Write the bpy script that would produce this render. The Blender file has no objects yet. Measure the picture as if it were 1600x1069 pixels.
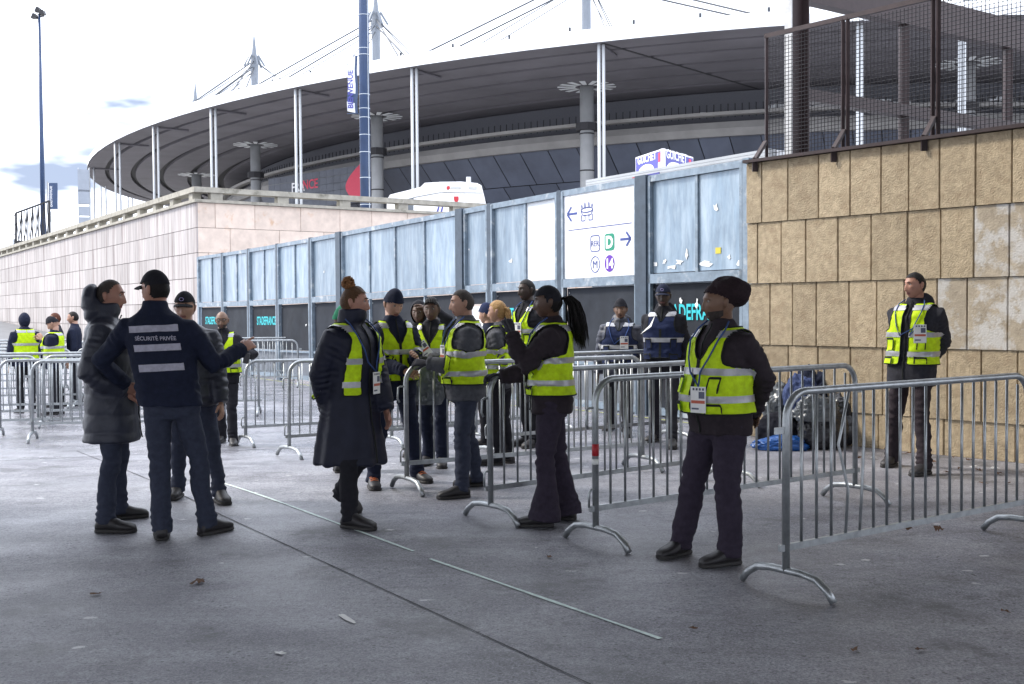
import bpy, bmesh, math, random
import numpy as np
from mathutils import Matrix, Vector
from mathutils.bvhtree import BVHTree
R = math.radians
random.seed(7)
rng = np.random.default_rng(7)
SC = bpy.context.scene
COL = SC.collection

# ------------------------------------------------------------------ camera
F = 1730.0
CAMH = 1.5
cam_d = bpy.data.cameras.new('camera')
cam = bpy.data.objects.new('camera', cam_d)
COL.objects.link(cam)
cam_d.sensor_width = 36
cam_d.lens = F / 1600 * 36
cam_d.clip_start = 0.1
cam_d.clip_end = 6000
CM = Matrix.Rotation(R(90 - 1.64), 4, 'X') @ Matrix.Rotation(R(-0.4), 4, 'Z')
cam.matrix_world = Matrix.Translation((0, 0, CAMH)) @ CM
SC.camera = cam

# ------------------------------------------------------------------ world, sun, exposure
SUN_EL, SUN_AZ = 42.0, 283.0        # degrees; azimuth clockwise from +Y: high on the left, slightly ahead of the camera
w = bpy.data.worlds.new('World')
SC.world = w
w.use_nodes = True
nt = w.node_tree
nt.nodes.clear()
N = nt.nodes.new
wout = N('ShaderNodeOutputWorld'); bg = N('ShaderNodeBackground'); sky = N('ShaderNodeTexSky')
sky.sky_type = 'NISHITA'; sky.sun_disc = False
sky.sun_elevation = R(SUN_EL); sky.sun_rotation = R(SUN_AZ)
tc = N('ShaderNodeTexCoord'); mp = N('ShaderNodeMapping'); nz = N('ShaderNodeTexNoise'); cr = N('ShaderNodeValToRGB'); mx = N('ShaderNodeMixRGB')
mp.inputs['Scale'].default_value = (1.0, 1.0, 3.2)
mp.inputs['Location'].default_value = (168.3, 89.1, 36.63)
nz.inputs['Scale'].default_value = 4.2; nz.inputs['Detail'].default_value = 5; nz.inputs['Roughness'].default_value = 0.55
cr.color_ramp.elements[0].position = 0.31; cr.color_ramp.elements[0].color = (2.2, 2.6, 3.6, 1)
cr.color_ramp.elements[1].position = 0.42; cr.color_ramp.elements[1].color = (11.0, 11.6, 13.0, 1)
mx.inputs['Fac'].default_value = 0.93
L = nt.links.new
L(tc.outputs['Generated'], mp.inputs['Vector']); L(mp.outputs['Vector'], nz.inputs['Vector']); L(nz.outputs['Fac'], cr.inputs['Fac'])
L(sky.outputs['Color'], mx.inputs['Color1']); L(cr.outputs['Color'], mx.inputs['Color2'])
L(mx.outputs['Color'], bg.inputs['Color']); bg.inputs['Strength'].default_value = 0.1
L(bg.outputs['Background'], wout.inputs['Surface'])
sun_d = bpy.data.lights.new('sun', 'SUN'); sun = bpy.data.objects.new('sun', sun_d); COL.objects.link(sun)
sun_d.energy = 1.5; sun_d.angle = R(10); sun_d.color = (1.0, 0.93, 0.82)
sv = Vector((math.sin(R(SUN_AZ)) * math.cos(R(SUN_EL)), math.cos(R(SUN_AZ)) * math.cos(R(SUN_EL)), math.sin(R(SUN_EL))))
sun.rotation_euler = sv.to_track_quat('Z', 'Y').to_euler()
SC.view_settings.view_transform = 'Standard'
SC.view_settings.look = 'None'
SC.view_settings.exposure = 1.25
SC.view_settings.gamma = 1
SC.view_settings.use_curve_mapping = False

# ------------------------------------------------------------------ helpers
def smooth(t):
    t = min(1.0, max(0.0, t)); return t * t * (3 - 2 * t)
def G(x, y):                                   # ground height: the forecourt dips a little towards the far left
    return -0.2 * smooth((y - 8.5) / 7.0) * smooth((1.5 - x) / 4.0)
def ray(px, py):
    return (CM @ Vector(((px - 800) / F, -(py - 534.5) / F, -1, 0))).to_3d()
def at(px, py, Y):
    d = ray(px, py); return Vector((0, 0, CAMH)) + d * (Y / d.y)
def ground(px, py):
    d = ray(px, py); z = 0
    for _ in range(6):
        p = Vector((0, 0, CAMH)) + d * ((z - CAMH) / d.z); z = G(p.x, p.y)
    return Vector((p.x, p.y, z))
def gp(px, Y):                                 # point on the ground under column px at distance Y
    p = at(px, 485, Y); return Vector((p.x, Y, G(p.x, Y)))

def tag(o, label=None, cat=None, group=None, kind=None):
    if label: o['label'] = label
    if cat: o['category'] = cat
    if group: o['group'] = group
    if kind: o['kind'] = kind
    return o
def empty(name, loc=(0, 0, 0), rz=0, label=None, cat=None, group=None):
    o = bpy.data.objects.new(name, None); COL.objects.link(o); o.empty_display_size = .2
    o.location = loc; o.rotation_euler = (0, 0, rz)
    return tag(o, label, cat, group)
def link(name, me, parent=None, loc=None):
    o = bpy.data.objects.new(name, me); COL.objects.link(o)
    if parent: o.parent = parent
    if loc is not None: o.location = loc
    return o

class MB:
    def __init__(s): s.v = []; s.f = []; s.m = []
    def add(s, V, Fc, m=0):
        b = len(s.v); s.v += [tuple(p) for p in V]; s.f += [tuple(i + b for i in f) for f in Fc]; s.m += [m] * len(Fc)
        return s
    def box(s, c, size, rot=None, m=0, taper=1.0):
        hx, hy, hz = (k / 2 for k in size)
        V = [Vector((x * hx * (taper if z > 0 else 1), y * hy * (taper if z > 0 else 1), z * hz)) for z in (-1, 1) for y in (-1, 1) for x in (-1, 1)]
        if rot is not None: V = [rot @ p for p in V]
        c = Vector(c)
        return s.add([p + c for p in V], [(0, 2, 3, 1), (4, 5, 7, 6), (0, 1, 5, 4), (2, 6, 7, 3), (0, 4, 6, 2), (1, 3, 7, 5)], m)
    def bar(s, a, b, w, h, m=0):               # box along a->b, w across, h in the up direction
        a, b = Vector(a), Vector(b); d = (b - a).normalized()
        up = Vector((0, 0, 1)) if abs(d.z) < .95 else Vector((0, 1, 0))
        r = d.cross(up).normalized() * (w / 2); u = r.cross(d).normalized() * (h / 2)
        V = [p + i * r + j * u for p in (a, b) for i, j in ((-1, -1), (1, -1), (1, 1), (-1, 1))]
        return s.add(V, [(0, 1, 2, 3), (7, 6, 5, 4), (0, 4, 5, 1), (1, 5, 6, 2), (2, 6, 7, 3), (3, 7, 4, 0)], m)
    def tube(s, pts, r, n=8, m=0, caps=True):
        V, Fc = tube(pts, r, n, caps); return s.add(V, Fc, m)
    def prism(s, poly, dirv, m=0):             # polygon extruded along dirv
        n = len(poly); dirv = Vector(dirv); V = [Vector(p) for p in poly] + [Vector(p) + dirv for p in poly]
        Fc = [tuple(range(n - 1, -1, -1)), tuple(range(n, 2 * n))] + [(i, (i + 1) % n, n + (i + 1) % n, n + i) for i in range(n)]
        return s.add(V, Fc, m)
    def mesh(s, name, mats, smooth_=False, fix=True):
        me = bpy.data.meshes.new(name); me.from_pydata(s.v, [], s.f)
        for mm in (mats if isinstance(mats, (list, tuple)) else [mats]): me.materials.append(mm)
        me.polygons.foreach_set('material_index', s.m)
        if fix:
            b = bmesh.new(); b.from_mesh(me); bmesh.ops.recalc_face_normals(b, faces=b.faces); b.to_mesh(me); b.free()
        if smooth_: me.polygons.foreach_set('use_smooth', [True] * len(me.polygons))
        me.update(); return me
    def build(s, name, mats, parent=None, smooth_=False, loc=None, fix=True):
        return link(name, s.mesh(name, mats, smooth_, fix), parent, loc)

def tube(pts, r, n=8, caps=True):
    P = [Vector(p) for p in pts]; k = len(P)
    rr = r if isinstance(r, (list, tuple)) else [r] * k
    T = [((P[min(i + 1, k - 1)] - P[max(i - 1, 0)]).normalized()) for i in range(k)]
    ref = Vector((0, 0, 1)) if abs(T[0].z) < .9 else Vector((0, 1, 0))
    a = T[0].cross(ref).normalized(); V = []; Fc = []
    for i in range(k):
        a = (a - T[i] * a.dot(T[i])).normalized(); b = T[i].cross(a)
        for j in range(n):
            t = 2 * math.pi * j / n; V.append(P[i] + (a * math.cos(t) + b * math.sin(t)) * rr[i])
    for i in range(k - 1):
        for j in range(n):
            Fc.append((i * n + j, i * n + (j + 1) % n, (i + 1) * n + (j + 1) % n, (i + 1) * n + j))
    if caps: Fc += [tuple(range(n - 1, -1, -1)), tuple(range((k - 1) * n, k * n))]
    return V, Fc
def arc(c, u, v, r, a0, a1, n):
    c, u, v = Vector(c), Vector(u), Vector(v)
    return [c + (u * math.cos(a0 + (a1 - a0) * i / n) + v * math.sin(a0 + (a1 - a0) * i / n)) * r for i in range(n + 1)]

# ------------------------------------------------------------------ materials
_mats = {}
def pm(name, col, rough=.6, metal=0.0, var=.12, scale=6.0, bump=.0, bscale=60.0, stretch=(1, 1, 1), rnd=0.0, col2=None, thr=(.45, .6), coord='pos', spec=.5, two=None):
    """procedural material: base colour varied by noise, optional second colour in patches, fine bump, per object variation"""
    if name in _mats: return _mats[name]
    m = bpy.data.materials.new(name); m.use_nodes = True; t = m.node_tree; nd = t.nodes.new; lk = t.links.new
    b = t.nodes['Principled BSDF']
    b.inputs['Roughness'].default_value = rough; b.inputs['Metallic'].default_value = metal; b.inputs['Specular IOR Level'].default_value = spec
    if coord == 'pos': src = nd('ShaderNodeNewGeometry').outputs['Position']
    else: src = nd('ShaderNodeTexCoord').outputs['Object']
    mp = nd('ShaderNodeMapping'); mp.inputs['Scale'].default_value = stretch; lk(src, mp.inputs['Vector'])
    n1 = nd('ShaderNodeTexNoise'); n1.inputs['Scale'].default_value = scale; n1.inputs['Detail'].default_value = 6; n1.inputs['Roughness'].default_value = .6
    lk(mp.outputs['Vector'], n1.inputs['Vector'])
    r1 = nd('ShaderNodeValToRGB'); e = r1.color_ramp.elements
    e[0].position = .3; e[1].position = .7
    e[0].color = tuple(c * (1 - var) for c in col) + (1,); e[1].color = tuple(min(1, c * (1 + var)) for c in col) + (1,)
    lk(n1.outputs['Fac'], r1.inputs['Fac']); out = r1.outputs['Color']
    if col2:
        n2 = nd('ShaderNodeTexNoise'); n2.inputs['Scale'].default_value = scale * .45; n2.inputs['Detail'].default_value = 8; n2.inputs['Roughness'].default_value = .65
        lk(mp.outputs['Vector'], n2.inputs['Vector'])
        r2 = nd('ShaderNodeValToRGB'); r2.color_ramp.elements[0].position = thr[0]; r2.color_ramp.elements[1].position = thr[1]
        lk(n2.outputs['Fac'], r2.inputs['Fac'])
        mi = nd('ShaderNodeMixRGB'); lk(r2.outputs['Color'], mi.inputs['Fac']); lk(out, mi.inputs['Color1']); mi.inputs['Color2'].default_value = tuple(col2) + (1,)
        out = mi.outputs['Color']
    if rnd:
        oi = nd('ShaderNodeObjectInfo'); ma = nd('ShaderNodeMapRange'); ma.inputs['To Min'].default_value = 1 - rnd; ma.inputs['To Max'].default_value = 1 + rnd
        lk(oi.outputs['Random'], ma.inputs['Value'])
        mu = nd('ShaderNodeMixRGB'); mu.blend_type = 'MULTIPLY'; mu.inputs['Fac'].default_value = 1
        lk(out, mu.inputs['Color1']); lk(ma.outputs['Result'], mu.inputs['Color2']); out = mu.outputs['Color']
    lk(out, b.inputs['Base Color'])
    if bump:
        n3 = nd('ShaderNodeTexNoise'); n3.inputs['Scale'].default_value = bscale; n3.inputs['Detail'].default_value = 4
        lk(mp.outputs['Vector'], n3.inputs['Vector'])
        bp = nd('ShaderNodeBump'); bp.inputs['Strength'].default_value = bump; bp.inputs['Distance'].default_value = .01
        lk(n3.outputs['Fac'], bp.inputs['Height']); lk(bp.outputs['Normal'], b.inputs['Normal'])
    _mats[name] = m
    return m

M_galv = pm('galvanised_steel', (.36, .38, .39), .38, .75, .22, 14, .12, 90)
M_panel = pm('weathered_zinc_panel', (.20, .265, .33), .36, .25, .20, 4.5, .05, 30, stretch=(2.4, 2.4, .5), rnd=.16, col2=(.37, .44, .50), thr=(.44, .74))
M_frame = pm('hoarding_steel_frame', (.20, .25, .30), .5, .4, .25, 8, .05, 50, col2=(.40, .43, .45), thr=(.55, .66))
M_framed = pm('hoarding_dark_post', (.055, .075, .10), .5, .3, .2, 8, .05, 50)
M_lower = pm('dark_hoarding_sheet', (.026, .030, .038), .75, .0, .25, 3, .1, 8, rnd=.15, spec=.2)
M_lower2 = pm('grey_hoarding_base', (.13, .145, .17), .6, .1, .2, 4, .1, 20, rnd=.08)
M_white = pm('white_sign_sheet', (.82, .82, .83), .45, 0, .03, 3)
M_whiteb = pm('white_panel_bright', (.74, .77, .80), .45, 0, .05, 3)
M_ink = pm('sign_blue_ink', (.035, .06, .25), .5, 0, .05)
M_green = pm('sign_green', (.0, .24, .14), .5, 0, .05)
M_purple = pm('sign_purple', (.11, .02, .36), .5, 0, .05)
M_cyan = pm('cyan_lettering', (.02, .50, .55), .5, 0, .05)
M_stone = pm('tan_stone', (.415, .335, .228), .85, 0, .22, 15, 1.0, 60, rnd=.11, col2=(.31, .235, .155), thr=(.50, .74), spec=.2)
M_stonew = pm('worn_whitish_stone', (.40, .34, .26), .85, 0, .2, 9, .6, 50, rnd=.06, col2=(.54, .52, .49), thr=(.46, .56), spec=.2)
M_stone2 = pm('pale_streaked_stone', (.44, .41, .40), .85, 0, .20, 2.2, .25, 20, stretch=(3.2, 3.2, .16), rnd=.12, col2=(.27, .235, .225), thr=(.50, .64), spec=.2)
M_stone3 = pm('pale_peach_stone', (.66, .55, .47), .85, 0, .12, 3, .2, 20, rnd=.05, col2=(.60, .42, .30), thr=(.60, .68), spec=.2)
M_core = pm('dark_mortar', (.12, .10, .08), .9)
M_conc = pm('weathered_concrete', (.34, .32, .27), .85, 0, .22, 4, .3, 30, col2=(.16, .15, .12), thr=(.56, .68))
M_rust = pm('dark_red_brown_steel', (.034, .020, .021), .55, .2, .25, 7, .1, 40)
M_rustl = pm('pale_steel_edge', (.42, .42, .42), .5, .3, .2, 7)
M_wire = pm('dark_wire', (.025, .022, .025), .5, .4)
M_roofw = pm('white_roof_edge', (.80, .82, .84), .35, 0, .04, .2)
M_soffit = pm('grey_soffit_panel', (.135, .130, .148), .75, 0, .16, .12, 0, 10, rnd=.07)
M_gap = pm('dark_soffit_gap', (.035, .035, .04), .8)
M_colm = pm('grey_concrete_column', (.36, .37, .38), .6, 0, .1, .4)
M_tie = pm('white_tie_rod', (.50, .52, .54), .4, 0, .04, .4)
M_mast = pm('mast_steel', (.17, .19, .22), .45, .2, .08, .3)
M_cable = pm('dark_cable', (.05, .055, .065), .5, .3)
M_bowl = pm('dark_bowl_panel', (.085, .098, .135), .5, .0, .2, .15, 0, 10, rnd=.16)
M_beam = pm('pale_ring_beam', (.25, .245, .24), .7, 0, .15, .2)
M_blue = pm('navy_painted_steel', (.028, .055, .125), .38, .1, .12, 3)
M_black = pm('black_paint', (.015, .015, .018), .5)
M_vanw = pm('white_van_paint', (.80, .80, .80), .25, 0, .03, 1)
M_glass = pm('dark_window_glass', (.02, .025, .03), .08, 0, .05, 1)
M_red = pm('red_print', (.45, .02, .03), .5)
M_pink = pm('pinkish_red_print', (.55, .035, .08), .55)
M_bannerd = pm('dark_grey_banner', (.085, .095, .12), .6, 0, .2, .3)
M_bluep = pm('kiosk_blue_print', (.06, .06, .30), .5)
M_rubber = pm('black_rubber', (.02, .02, .02), .8)
M_paper = pm('white_paper', (.78, .78, .76), .7, 0, .05, 30)
M_leaf = pm('brown_dry_leaf', (.13, .07, .04), .8, 0, .3, 40)
M_tarmac = pm('wet_dark_strip', (.10, .105, .115), .3, 0, .2, 2)

def ground_material():
    m = bpy.data.materials.new('forecourt_concrete'); m.use_nodes = True; t = m.node_tree; nd = t.nodes.new; lk = t.links.new
    b = t.nodes['Principled BSDF']; g = nd('ShaderNodeNewGeometry')
    def noise(s, det=6, ro=.6, st=None):
        n = nd('ShaderNodeTexNoise'); n.inputs['Scale'].default_value = s; n.inputs['Detail'].default_value = det; n.inputs['Roughness'].default_value = ro
        if st:
            q = nd('ShaderNodeMapping'); q.inputs['Scale'].default_value = st; lk(g.outputs['Position'], q.inputs['Vector']); lk(q.outputs['Vector'], n.inputs['Vector'])
        else: lk(g.outputs['Position'], n.inputs['Vector'])
        return n.outputs['Fac']
    def ramp(f, a, ca, bb, cb):
        r = nd('ShaderNodeValToRGB'); e = r.color_ramp.elements; e[0].position = a; e[1].position = bb
        e[0].color = ca if len(ca) == 4 else tuple(ca) + (1,); e[1].color = cb if len(cb) == 4 else tuple(cb) + (1,); lk(f, r.inputs['Fac']); return r.outputs['Color']
    def mix(kind, fac, a, bb):
        q = nd('ShaderNodeMixRGB'); q.blend_type = kind
        if isinstance(fac, float): q.inputs['Fac'].default_value = fac
        else: lk(fac, q.inputs['Fac'])
        lk(a, q.inputs['Color1'])
        if isinstance(bb, tuple): q.inputs['Color2'].default_value = bb
        else: lk(bb, q.inputs['Color2'])
        return q.outputs['Color']
    c = ramp(noise(.9, 8, .72), .34, (.20, .20, .23), .7, (.40, .40, .435))
    c = mix('MULTIPLY', .9, c, ramp(noise(75, 4, .8), .36, (.30, .30, .32), .60, (1.25, 1.25, 1.25)))      # coarse speckle
    c = mix('MULTIPLY', .8, c, ramp(noise(22, 6, .75), .34, (.55, .55, .56), .62, (1.2, 1.2, 1.2)))
    c = mix('MULTIPLY', .8, c, ramp(noise(1.7, 7, .65, (.5, 1.5, 1)), .33, (.62, .62, .63), .62, (1.15, 1.15, 1.15)))
    c = mix('MIX', ramp(noise(1.3, 9, .72), .535, (0, 0, 0), .64, (.75, .75, .75)), c, (.07, .07, .075, 1))     # dark stains
    c = mix('MIX', ramp(noise(9, 5, .6), .735, (0, 0, 0), .75, (.8, .8, .8)), c, (.55, .55, .56, 1))       # pale chips
    def voro(s, mp_=None):
        v = nd('ShaderNodeTexVoronoi'); v.inputs['Scale'].default_value = s; v.inputs['Randomness'].default_value = 1
        if mp_:
            q = nd('ShaderNodeMapping'); q.inputs['Scale'].default_value = mp_; lk(g.outputs['Position'], q.inputs['Vector']); lk(q.outputs['Vector'], v.inputs['Vector'])
        else: lk(g.outputs['Position'], v.inputs['Vector'])
        return v
    def mul(a, bb):
        q = nd('ShaderNodeMath'); q.operation = 'MULTIPLY'; lk(a, q.inputs[0]); lk(bb, q.inputs[1]); return q.outputs[0]
    c = mix('MIX', mul(ramp(voro(26).outputs['Distance'], .15, (1, 1, 1), .26, (0, 0, 0)), ramp(noise(2.4, 6, .7), .42, (.12, .12, .12), .62, (.95, .95, .95))), c, (.035, .035, .04, 1))          # open pores
    c = mix('MIX', mul(ramp(voro(9).outputs['Distance'], .06, (1, 1, 1), .11, (0, 0, 0)), ramp(noise(3.1, 6, .7), .5, (0, 0, 0), .56, (.9, .9, .9))), c, (.03, .03, .035, 1))
    c = mix('MIX', ramp(voro(52).outputs['Distance'], .14, (.5, .5, .5), .22, (0, 0, 0)), c, (.50, .50, .54, 1))             # pale aggregate
    vf = voro(2.6, (1.0, 1.6, 1)); sep = nd('ShaderNodeSeparateColor'); lk(vf.outputs['Color'], sep.inputs[0])
    nb_ = nd('ShaderNodeMath'); nb_.operation = 'MULTIPLY_ADD'; nb_.inputs[1].default_value = .28; lk(noise(26, 4, .7), nb_.inputs[0]); lk(vf.outputs['Distance'], nb_.inputs[2])
    c = mix('MIX', mul(ramp(nb_.outputs[0], .21, (1, 1, 1), .225, (0, 0, 0)), ramp(sep.outputs[0], .35, (0, 0, 0), .36, (1, 1, 1))), c, (.56, .56, .57, 1))   # flecks of old paper and gum
    lk(c, b.inputs['Base Color'])
    sp = nd('ShaderNodeSeparateXYZ'); lk(g.outputs['Position'], sp.inputs[0]); wy = nd('ShaderNodeMapRange'); wy.inputs['From Min'].default_value = 11.5; wy.inputs['From Max'].default_value = 13.5; lk(sp.outputs['Y'], wy.inputs['Value'])
    ro = ramp(noise(.55, 6, .6), .38, (.34, .34, .34), .62, (.62, .62, .62)); wet = mix('MIX', wy.outputs['Result'], ro, ramp(noise(1.1, 6, .6), .40, (.07, .07, .07), .62, (.42, .42, .42)))   # rain-wet outside the deck
    lk(wet, b.inputs['Roughness'])
    b.inputs['Specular IOR Level'].default_value = .5
    bp = nd('ShaderNodeBump'); bp.inputs['Strength'].default_value = .7; bp.inputs['Distance'].default_value = .008
    lk(noise(70, 6, .7), bp.inputs['Height']); lk(bp.outputs['Normal'], b.inputs['Normal'])
    return m
M_ground = ground_material()

# ------------------------------------------------------------------ text and flat print
def text_geo(body, size=1.0, bold=.0, align='CENTER', sx=1.0):
    cu = bpy.data.curves.new('txt', 'FONT'); cu.body = body; cu.size = size; cu.offset = bold; cu.align_x = align; cu.resolution_u = 3
    ob = bpy.data.objects.new('txt', cu); COL.objects.link(ob)
    dg = bpy.context.evaluated_depsgraph_get(); dg.update()
    me = bpy.data.meshes.new_from_object(ob.evaluated_get(dg))
    V = [(v.co.x * sx, v.co.y) for v in me.vertices]; Fc = [tuple(p.vertices) for p in me.polygons]
    bpy.data.objects.remove(ob); bpy.data.curves.remove(cu); bpy.data.meshes.remove(me)
    return V, Fc
def text_on(name, body, o, u, v, size, mat, parent=None, bold=.0, align='CENTER', sx=1.0):
    V, Fc = text_geo(body, size, bold, align, sx); o, u, v = Vector(o), Vector(u), Vector(v)
    mb = MB(); mb.add([o + u * a + v * b for a, b in V], Fc); return mb.build(name, mat, parent, fix=False)
class Plane2:
    """draws flat print in the plane o + a*u + b*v, lifted along n"""
    def __init__(s, o, u, v, n): s.o, s.u, s.v, s.n = Vector(o), Vector(u).normalized(), Vector(v).normalized(), Vector(n).normalized()
    def P(s, a, b, h=0): return s.o + s.u * a + s.v * b + s.n * h
    def poly(s, pts, h): return [s.P(a, b, h) for a, b in pts]
    def flat(s, name, polys, h, mat, parent):
        mb = MB()
        for p in polys: mb.prism(s.poly(p, h), s.n * .002)
        return mb.build(name, mat, parent)
def stroke(a, b, wd):
    (x0, y0), (x1, y1) = a, b; L_ = math.hypot(x1 - x0, y1 - y0) or 1; nx, ny = -(y1 - y0) / L_ * wd / 2, (x1 - x0) / L_ * wd / 2
    return [(x0 + nx, y0 + ny), (x0 - nx, y0 - ny), (x1 - nx, y1 - ny), (x1 + nx, y1 + ny)]
def rrect(cx, cy, w_, h_, r, n=5):
    p = []
    for (sx, sy, a0) in ((1, 1, 0), (-1, 1, 90), (-1, -1, 180), (1, -1, 270)):
        for i in range(n + 1):
            a = R(a0 + 90 * i / n); p.append((cx + sx * (w_ / 2 - r) + r * math.cos(a), cy + sy * (h_ / 2 - r) + r * math.sin(a)))
    return p
def ellip(cx, cy, rx, ry, n=28): return [(cx + rx * math.cos(2 * math.pi * i / n), cy + ry * math.sin(2 * math.pi * i / n)) for i in range(n)]
def ringpolys(outer, inner):
    n = len(outer); return [[outer[i], outer[(i + 1) % n], inner[(i + 1) % n], inner[i]] for i in range(n)]

# ================================================================== SETTING
def build_ground():
    xs = sorted(set([-1500, -700, -300, -150, -90, -60, -40, -25] + [i * .5 for i in range(-36, 22)] + [14, 20, 40, 90, 150, 300, 700, 1500]))
    ys = sorted(set([-300, -60, -20, -8, 0] + [2 + i * .5 for i in range(0, 40)] + [25, 30, 40, 60, 100, 200, 400, 900, 2500]))
    V = [(x, y, G(x, y)) for y in ys for x in xs]; n = len(xs)
    Fc = [(j * n + i, j * n + i + 1, (j + 1) * n + i + 1, (j + 1) * n + i) for j in range(len(ys) - 1) for i in range(n - 1)]
    tag(MB().add(V, Fc).build('ground', M_ground, smooth_=True, fix=False), kind='structure')
build_ground()
def ground_strip(name, pts, wd, lift, mat):
    """thin strip lying on the ground along a polyline"""
    P = []
    for a, b in zip(pts[:-1], pts[1:]):
        k = max(2, int((Vector(b) - Vector(a)).length / .4))
        P += [Vector(a).lerp(Vector(b), i / k) for i in range(k)]
    P.append(Vector(pts[-1])); V = []; Fc = []
    for i, p in enumerate(P):
        t = (P[min(i + 1, len(P) - 1)] - P[max(i - 1, 0)]); t.z = 0; t.normalize(); nn = Vector((-t.y, t.x, 0))
        ww = wd * (1 + .25 * math.sin(i * 2.7))
        for s in (-.5, .5):
            q = p + nn * ww * s; V.append((q.x, q.y, G(q.x, q.y) + lift))
    for i in range(len(P) - 1): Fc.append((2 * i, 2 * i + 1, 2 * i + 3, 2 * i + 2))
    return tag(MB().add(V, Fc).build(name, mat, fix=False), kind='structure')
ground_strip('expansion_joint', [ground(120, 705), ground(345, 805), ground(920, 1069), ground(1100, 1150)], .008, .004, M_gap)
M_line = pm('chalky_green_paint', (.70, .82, .78), .7, 0, .2, 30, col2=(.35, .38, .38), thr=(.60, .68))
ground_strip('painted_line', [ground(338, 752), ground(646, 862)], .024, .004, M_line)
ground_strip('painted_line', [ground(672, 874), ground(1032, 999)], .024, .004, M_line)
ground_strip('slab_joint', [ground(-40, 722), ground(180, 712), ground(420, 702), ground(640, 694)], .02, .004, M_gap)

def unit_block():
    mb = MB(); b = .035; V = []
    for z in (-.5, .5):
        for (x, y) in ((-.5 + b, -.5), (.5 - b, -.5), (.5, -.5 + b), (.5, .5), (-.5, .5), (-.5, -.5 + b)): V.append((x, y, z * (1 if y > -.4 else .985)))
    return mb.prism([(x, y, -.5) for (x, y) in ((-.5 + b, -.5), (.5 - b, -.5), (.5, -.5 + b), (.5, .5), (-.5, .5), (-.5, -.5 + b))], (0, 0, 1)).v, None
def block_mesh(mat):
    mb = MB(); b = .02
    mb.prism([(-.5 + b, -.5, -.5), (.5 - b, -.5, -.5), (.5, -.42, -.5), (.5, .5, -.5), (-.5, .5, -.5), (-.5, -.42, -.5)], (0, 0, 1))
    return mb.mesh('stone_block', mat)
def stone_wall(root, p0, p1, rows, wmin, wmax, mat, thick, step=.0, gap=.006, rnd=random, worn=None):
    """courses of stone blocks, face on the line p0->p1 (face to the left-hand side of p1->p0), proud by step per course"""
    p0, p1 = Vector(p0), Vector(p1); d = (p1 - p0); Ln = d.length; d.normalize(); n = Vector((d.y, -d.x, 0))
    if n.dot(Vector((0, 0, 0)) - p0) < 0: n = -n                      # towards the camera side
    ang = math.atan2(d.y, d.x); flip = n.dot(Vector((math.sin(ang), -math.cos(ang), 0))) < 0
    core = MB(); z0, z1 = rows[0], rows[-1]
    core.bar(p0 + d * .2 - n * (thick / 2 + .1) + Vector((0, 0, (z0 + z1) / 2)), p1 - d * .2 - n * (thick / 2 + .1) + Vector((0, 0, (z0 + z1) / 2)), thick, z1 - z0 - .02)
    core.build('wall_core', M_core, root)
    me = block_mesh(mat); me2 = None
    for k in range(len(rows) - 1):
        s = -rnd.random() * wmin
        while s < Ln:
            wd = rnd.uniform(wmin, wmax); a, b = max(0, s), min(Ln, s + wd); s += wd
            if b - a < .04: continue
            c = p0 + d * ((a + b) / 2) + n * (step * k + rnd.uniform(-.004, .004) - .08); c.z = (rows[k] + rows[k + 1]) / 2
            wn = worn is not None and worn(k, (a + b) / 2)
            if wn and me2 is None: me2 = block_mesh(M_stonew)
            o = link('stone_block', me2 if wn else me, root, c); o.rotation_euler = (rnd.uniform(-.003, .003), 0, ang + (math.pi if flip else 0))
            o.scale = (b - a - gap, .16, rows[k + 1] - rows[k] - gap)
    return d, n

# ---- right tan wall
WA = at(1172, 682, 13.0); WA.z = 0
Wd = Vector((.855, -1, 0)).normalized(); WB = WA + Wd * 7.2
rw = empty('stone_wall', WA, 0, 'tan stone wall on the right, rough stepped courses under the wire mesh fence', 'wall')
def local_wall(root, p0, p1, *a, **k):
    r = root.location.copy()
    n0 = len(root.children)
    out = stone_wall(root, p0, p1, *a, **k)
    for o in root.children:
        if not o.get('_s'):
            o['_s'] = 1; o.location = o.location - r
    for o in root.children: 
        if '_s' in o: pass
    return out
rows_r = [0, .37, 1.08, 1.79, 2.49, 3.185]
rd, rn = local_wall(rw, WA, WB, rows_r, .30, .43, M_stone, .5, step=.018, worn=lambda k, s: (k == 2 and 2.25 < s < 3.3) or (k == 3 and 2.9 < s < 3.4) or (k == 2 and 1.2 < s < 1.5))
# the end return of the wall, going back behind the hoarding
wb_ret = MB(); wb_ret.box((0, 0, 0), (1, 1, 1)); 
cap = MB(); cap.bar(Vector((0, 0, 3.205)) + rn * -.14, (WB - WA) + Vector((0, 0, 3.205)) + rn * -.14, .56, .035); cap.build('coping', M_rust, rw)

# ---- mesh fence on the right wall
mf = empty('mesh_fence', WA + Vector((0, 0, 3.22)), 0, 'brown steel fence with wire mesh panels on top of the tan stone wall', 'fence')
def s_at(px):                                   # distance along the right wall where column px is
    u = ray(px, 200); k = u.x / u.y
    return (k * WA.y - WA.x) / (Wd.x - k * Wd.y)
posts = [s_at(1188), s_at(1311), s_at(1452), s_at(1452) * 1.5 + .05, 5.4]
MH = 1.42
back = rn * -.12
def wire_panel(a, b):
    mb = MB(); n_ = int((b - a) / .042)
    for i in range(1, n_):
        p = Wd * (a + (b - a) * i / n_) + back; mb.tube([p + Vector((0, 0, .02)), p + Vector((0, 0, MH - .02))], 0.0042, 3, caps=False)
    m_ = int(MH / .042)
    for i in range(1, m_):
        z = Vector((0, 0, MH * i / m_)); mb.tube([Wd * (a + .02) + back * 1.04 + z, Wd * (b - .02) + back * 1.04 + z], 0.0042, 3, caps=False)
    return tag(mb.build('wire_mesh', M_wire, mf, fix=False), kind='stuff')
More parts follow.
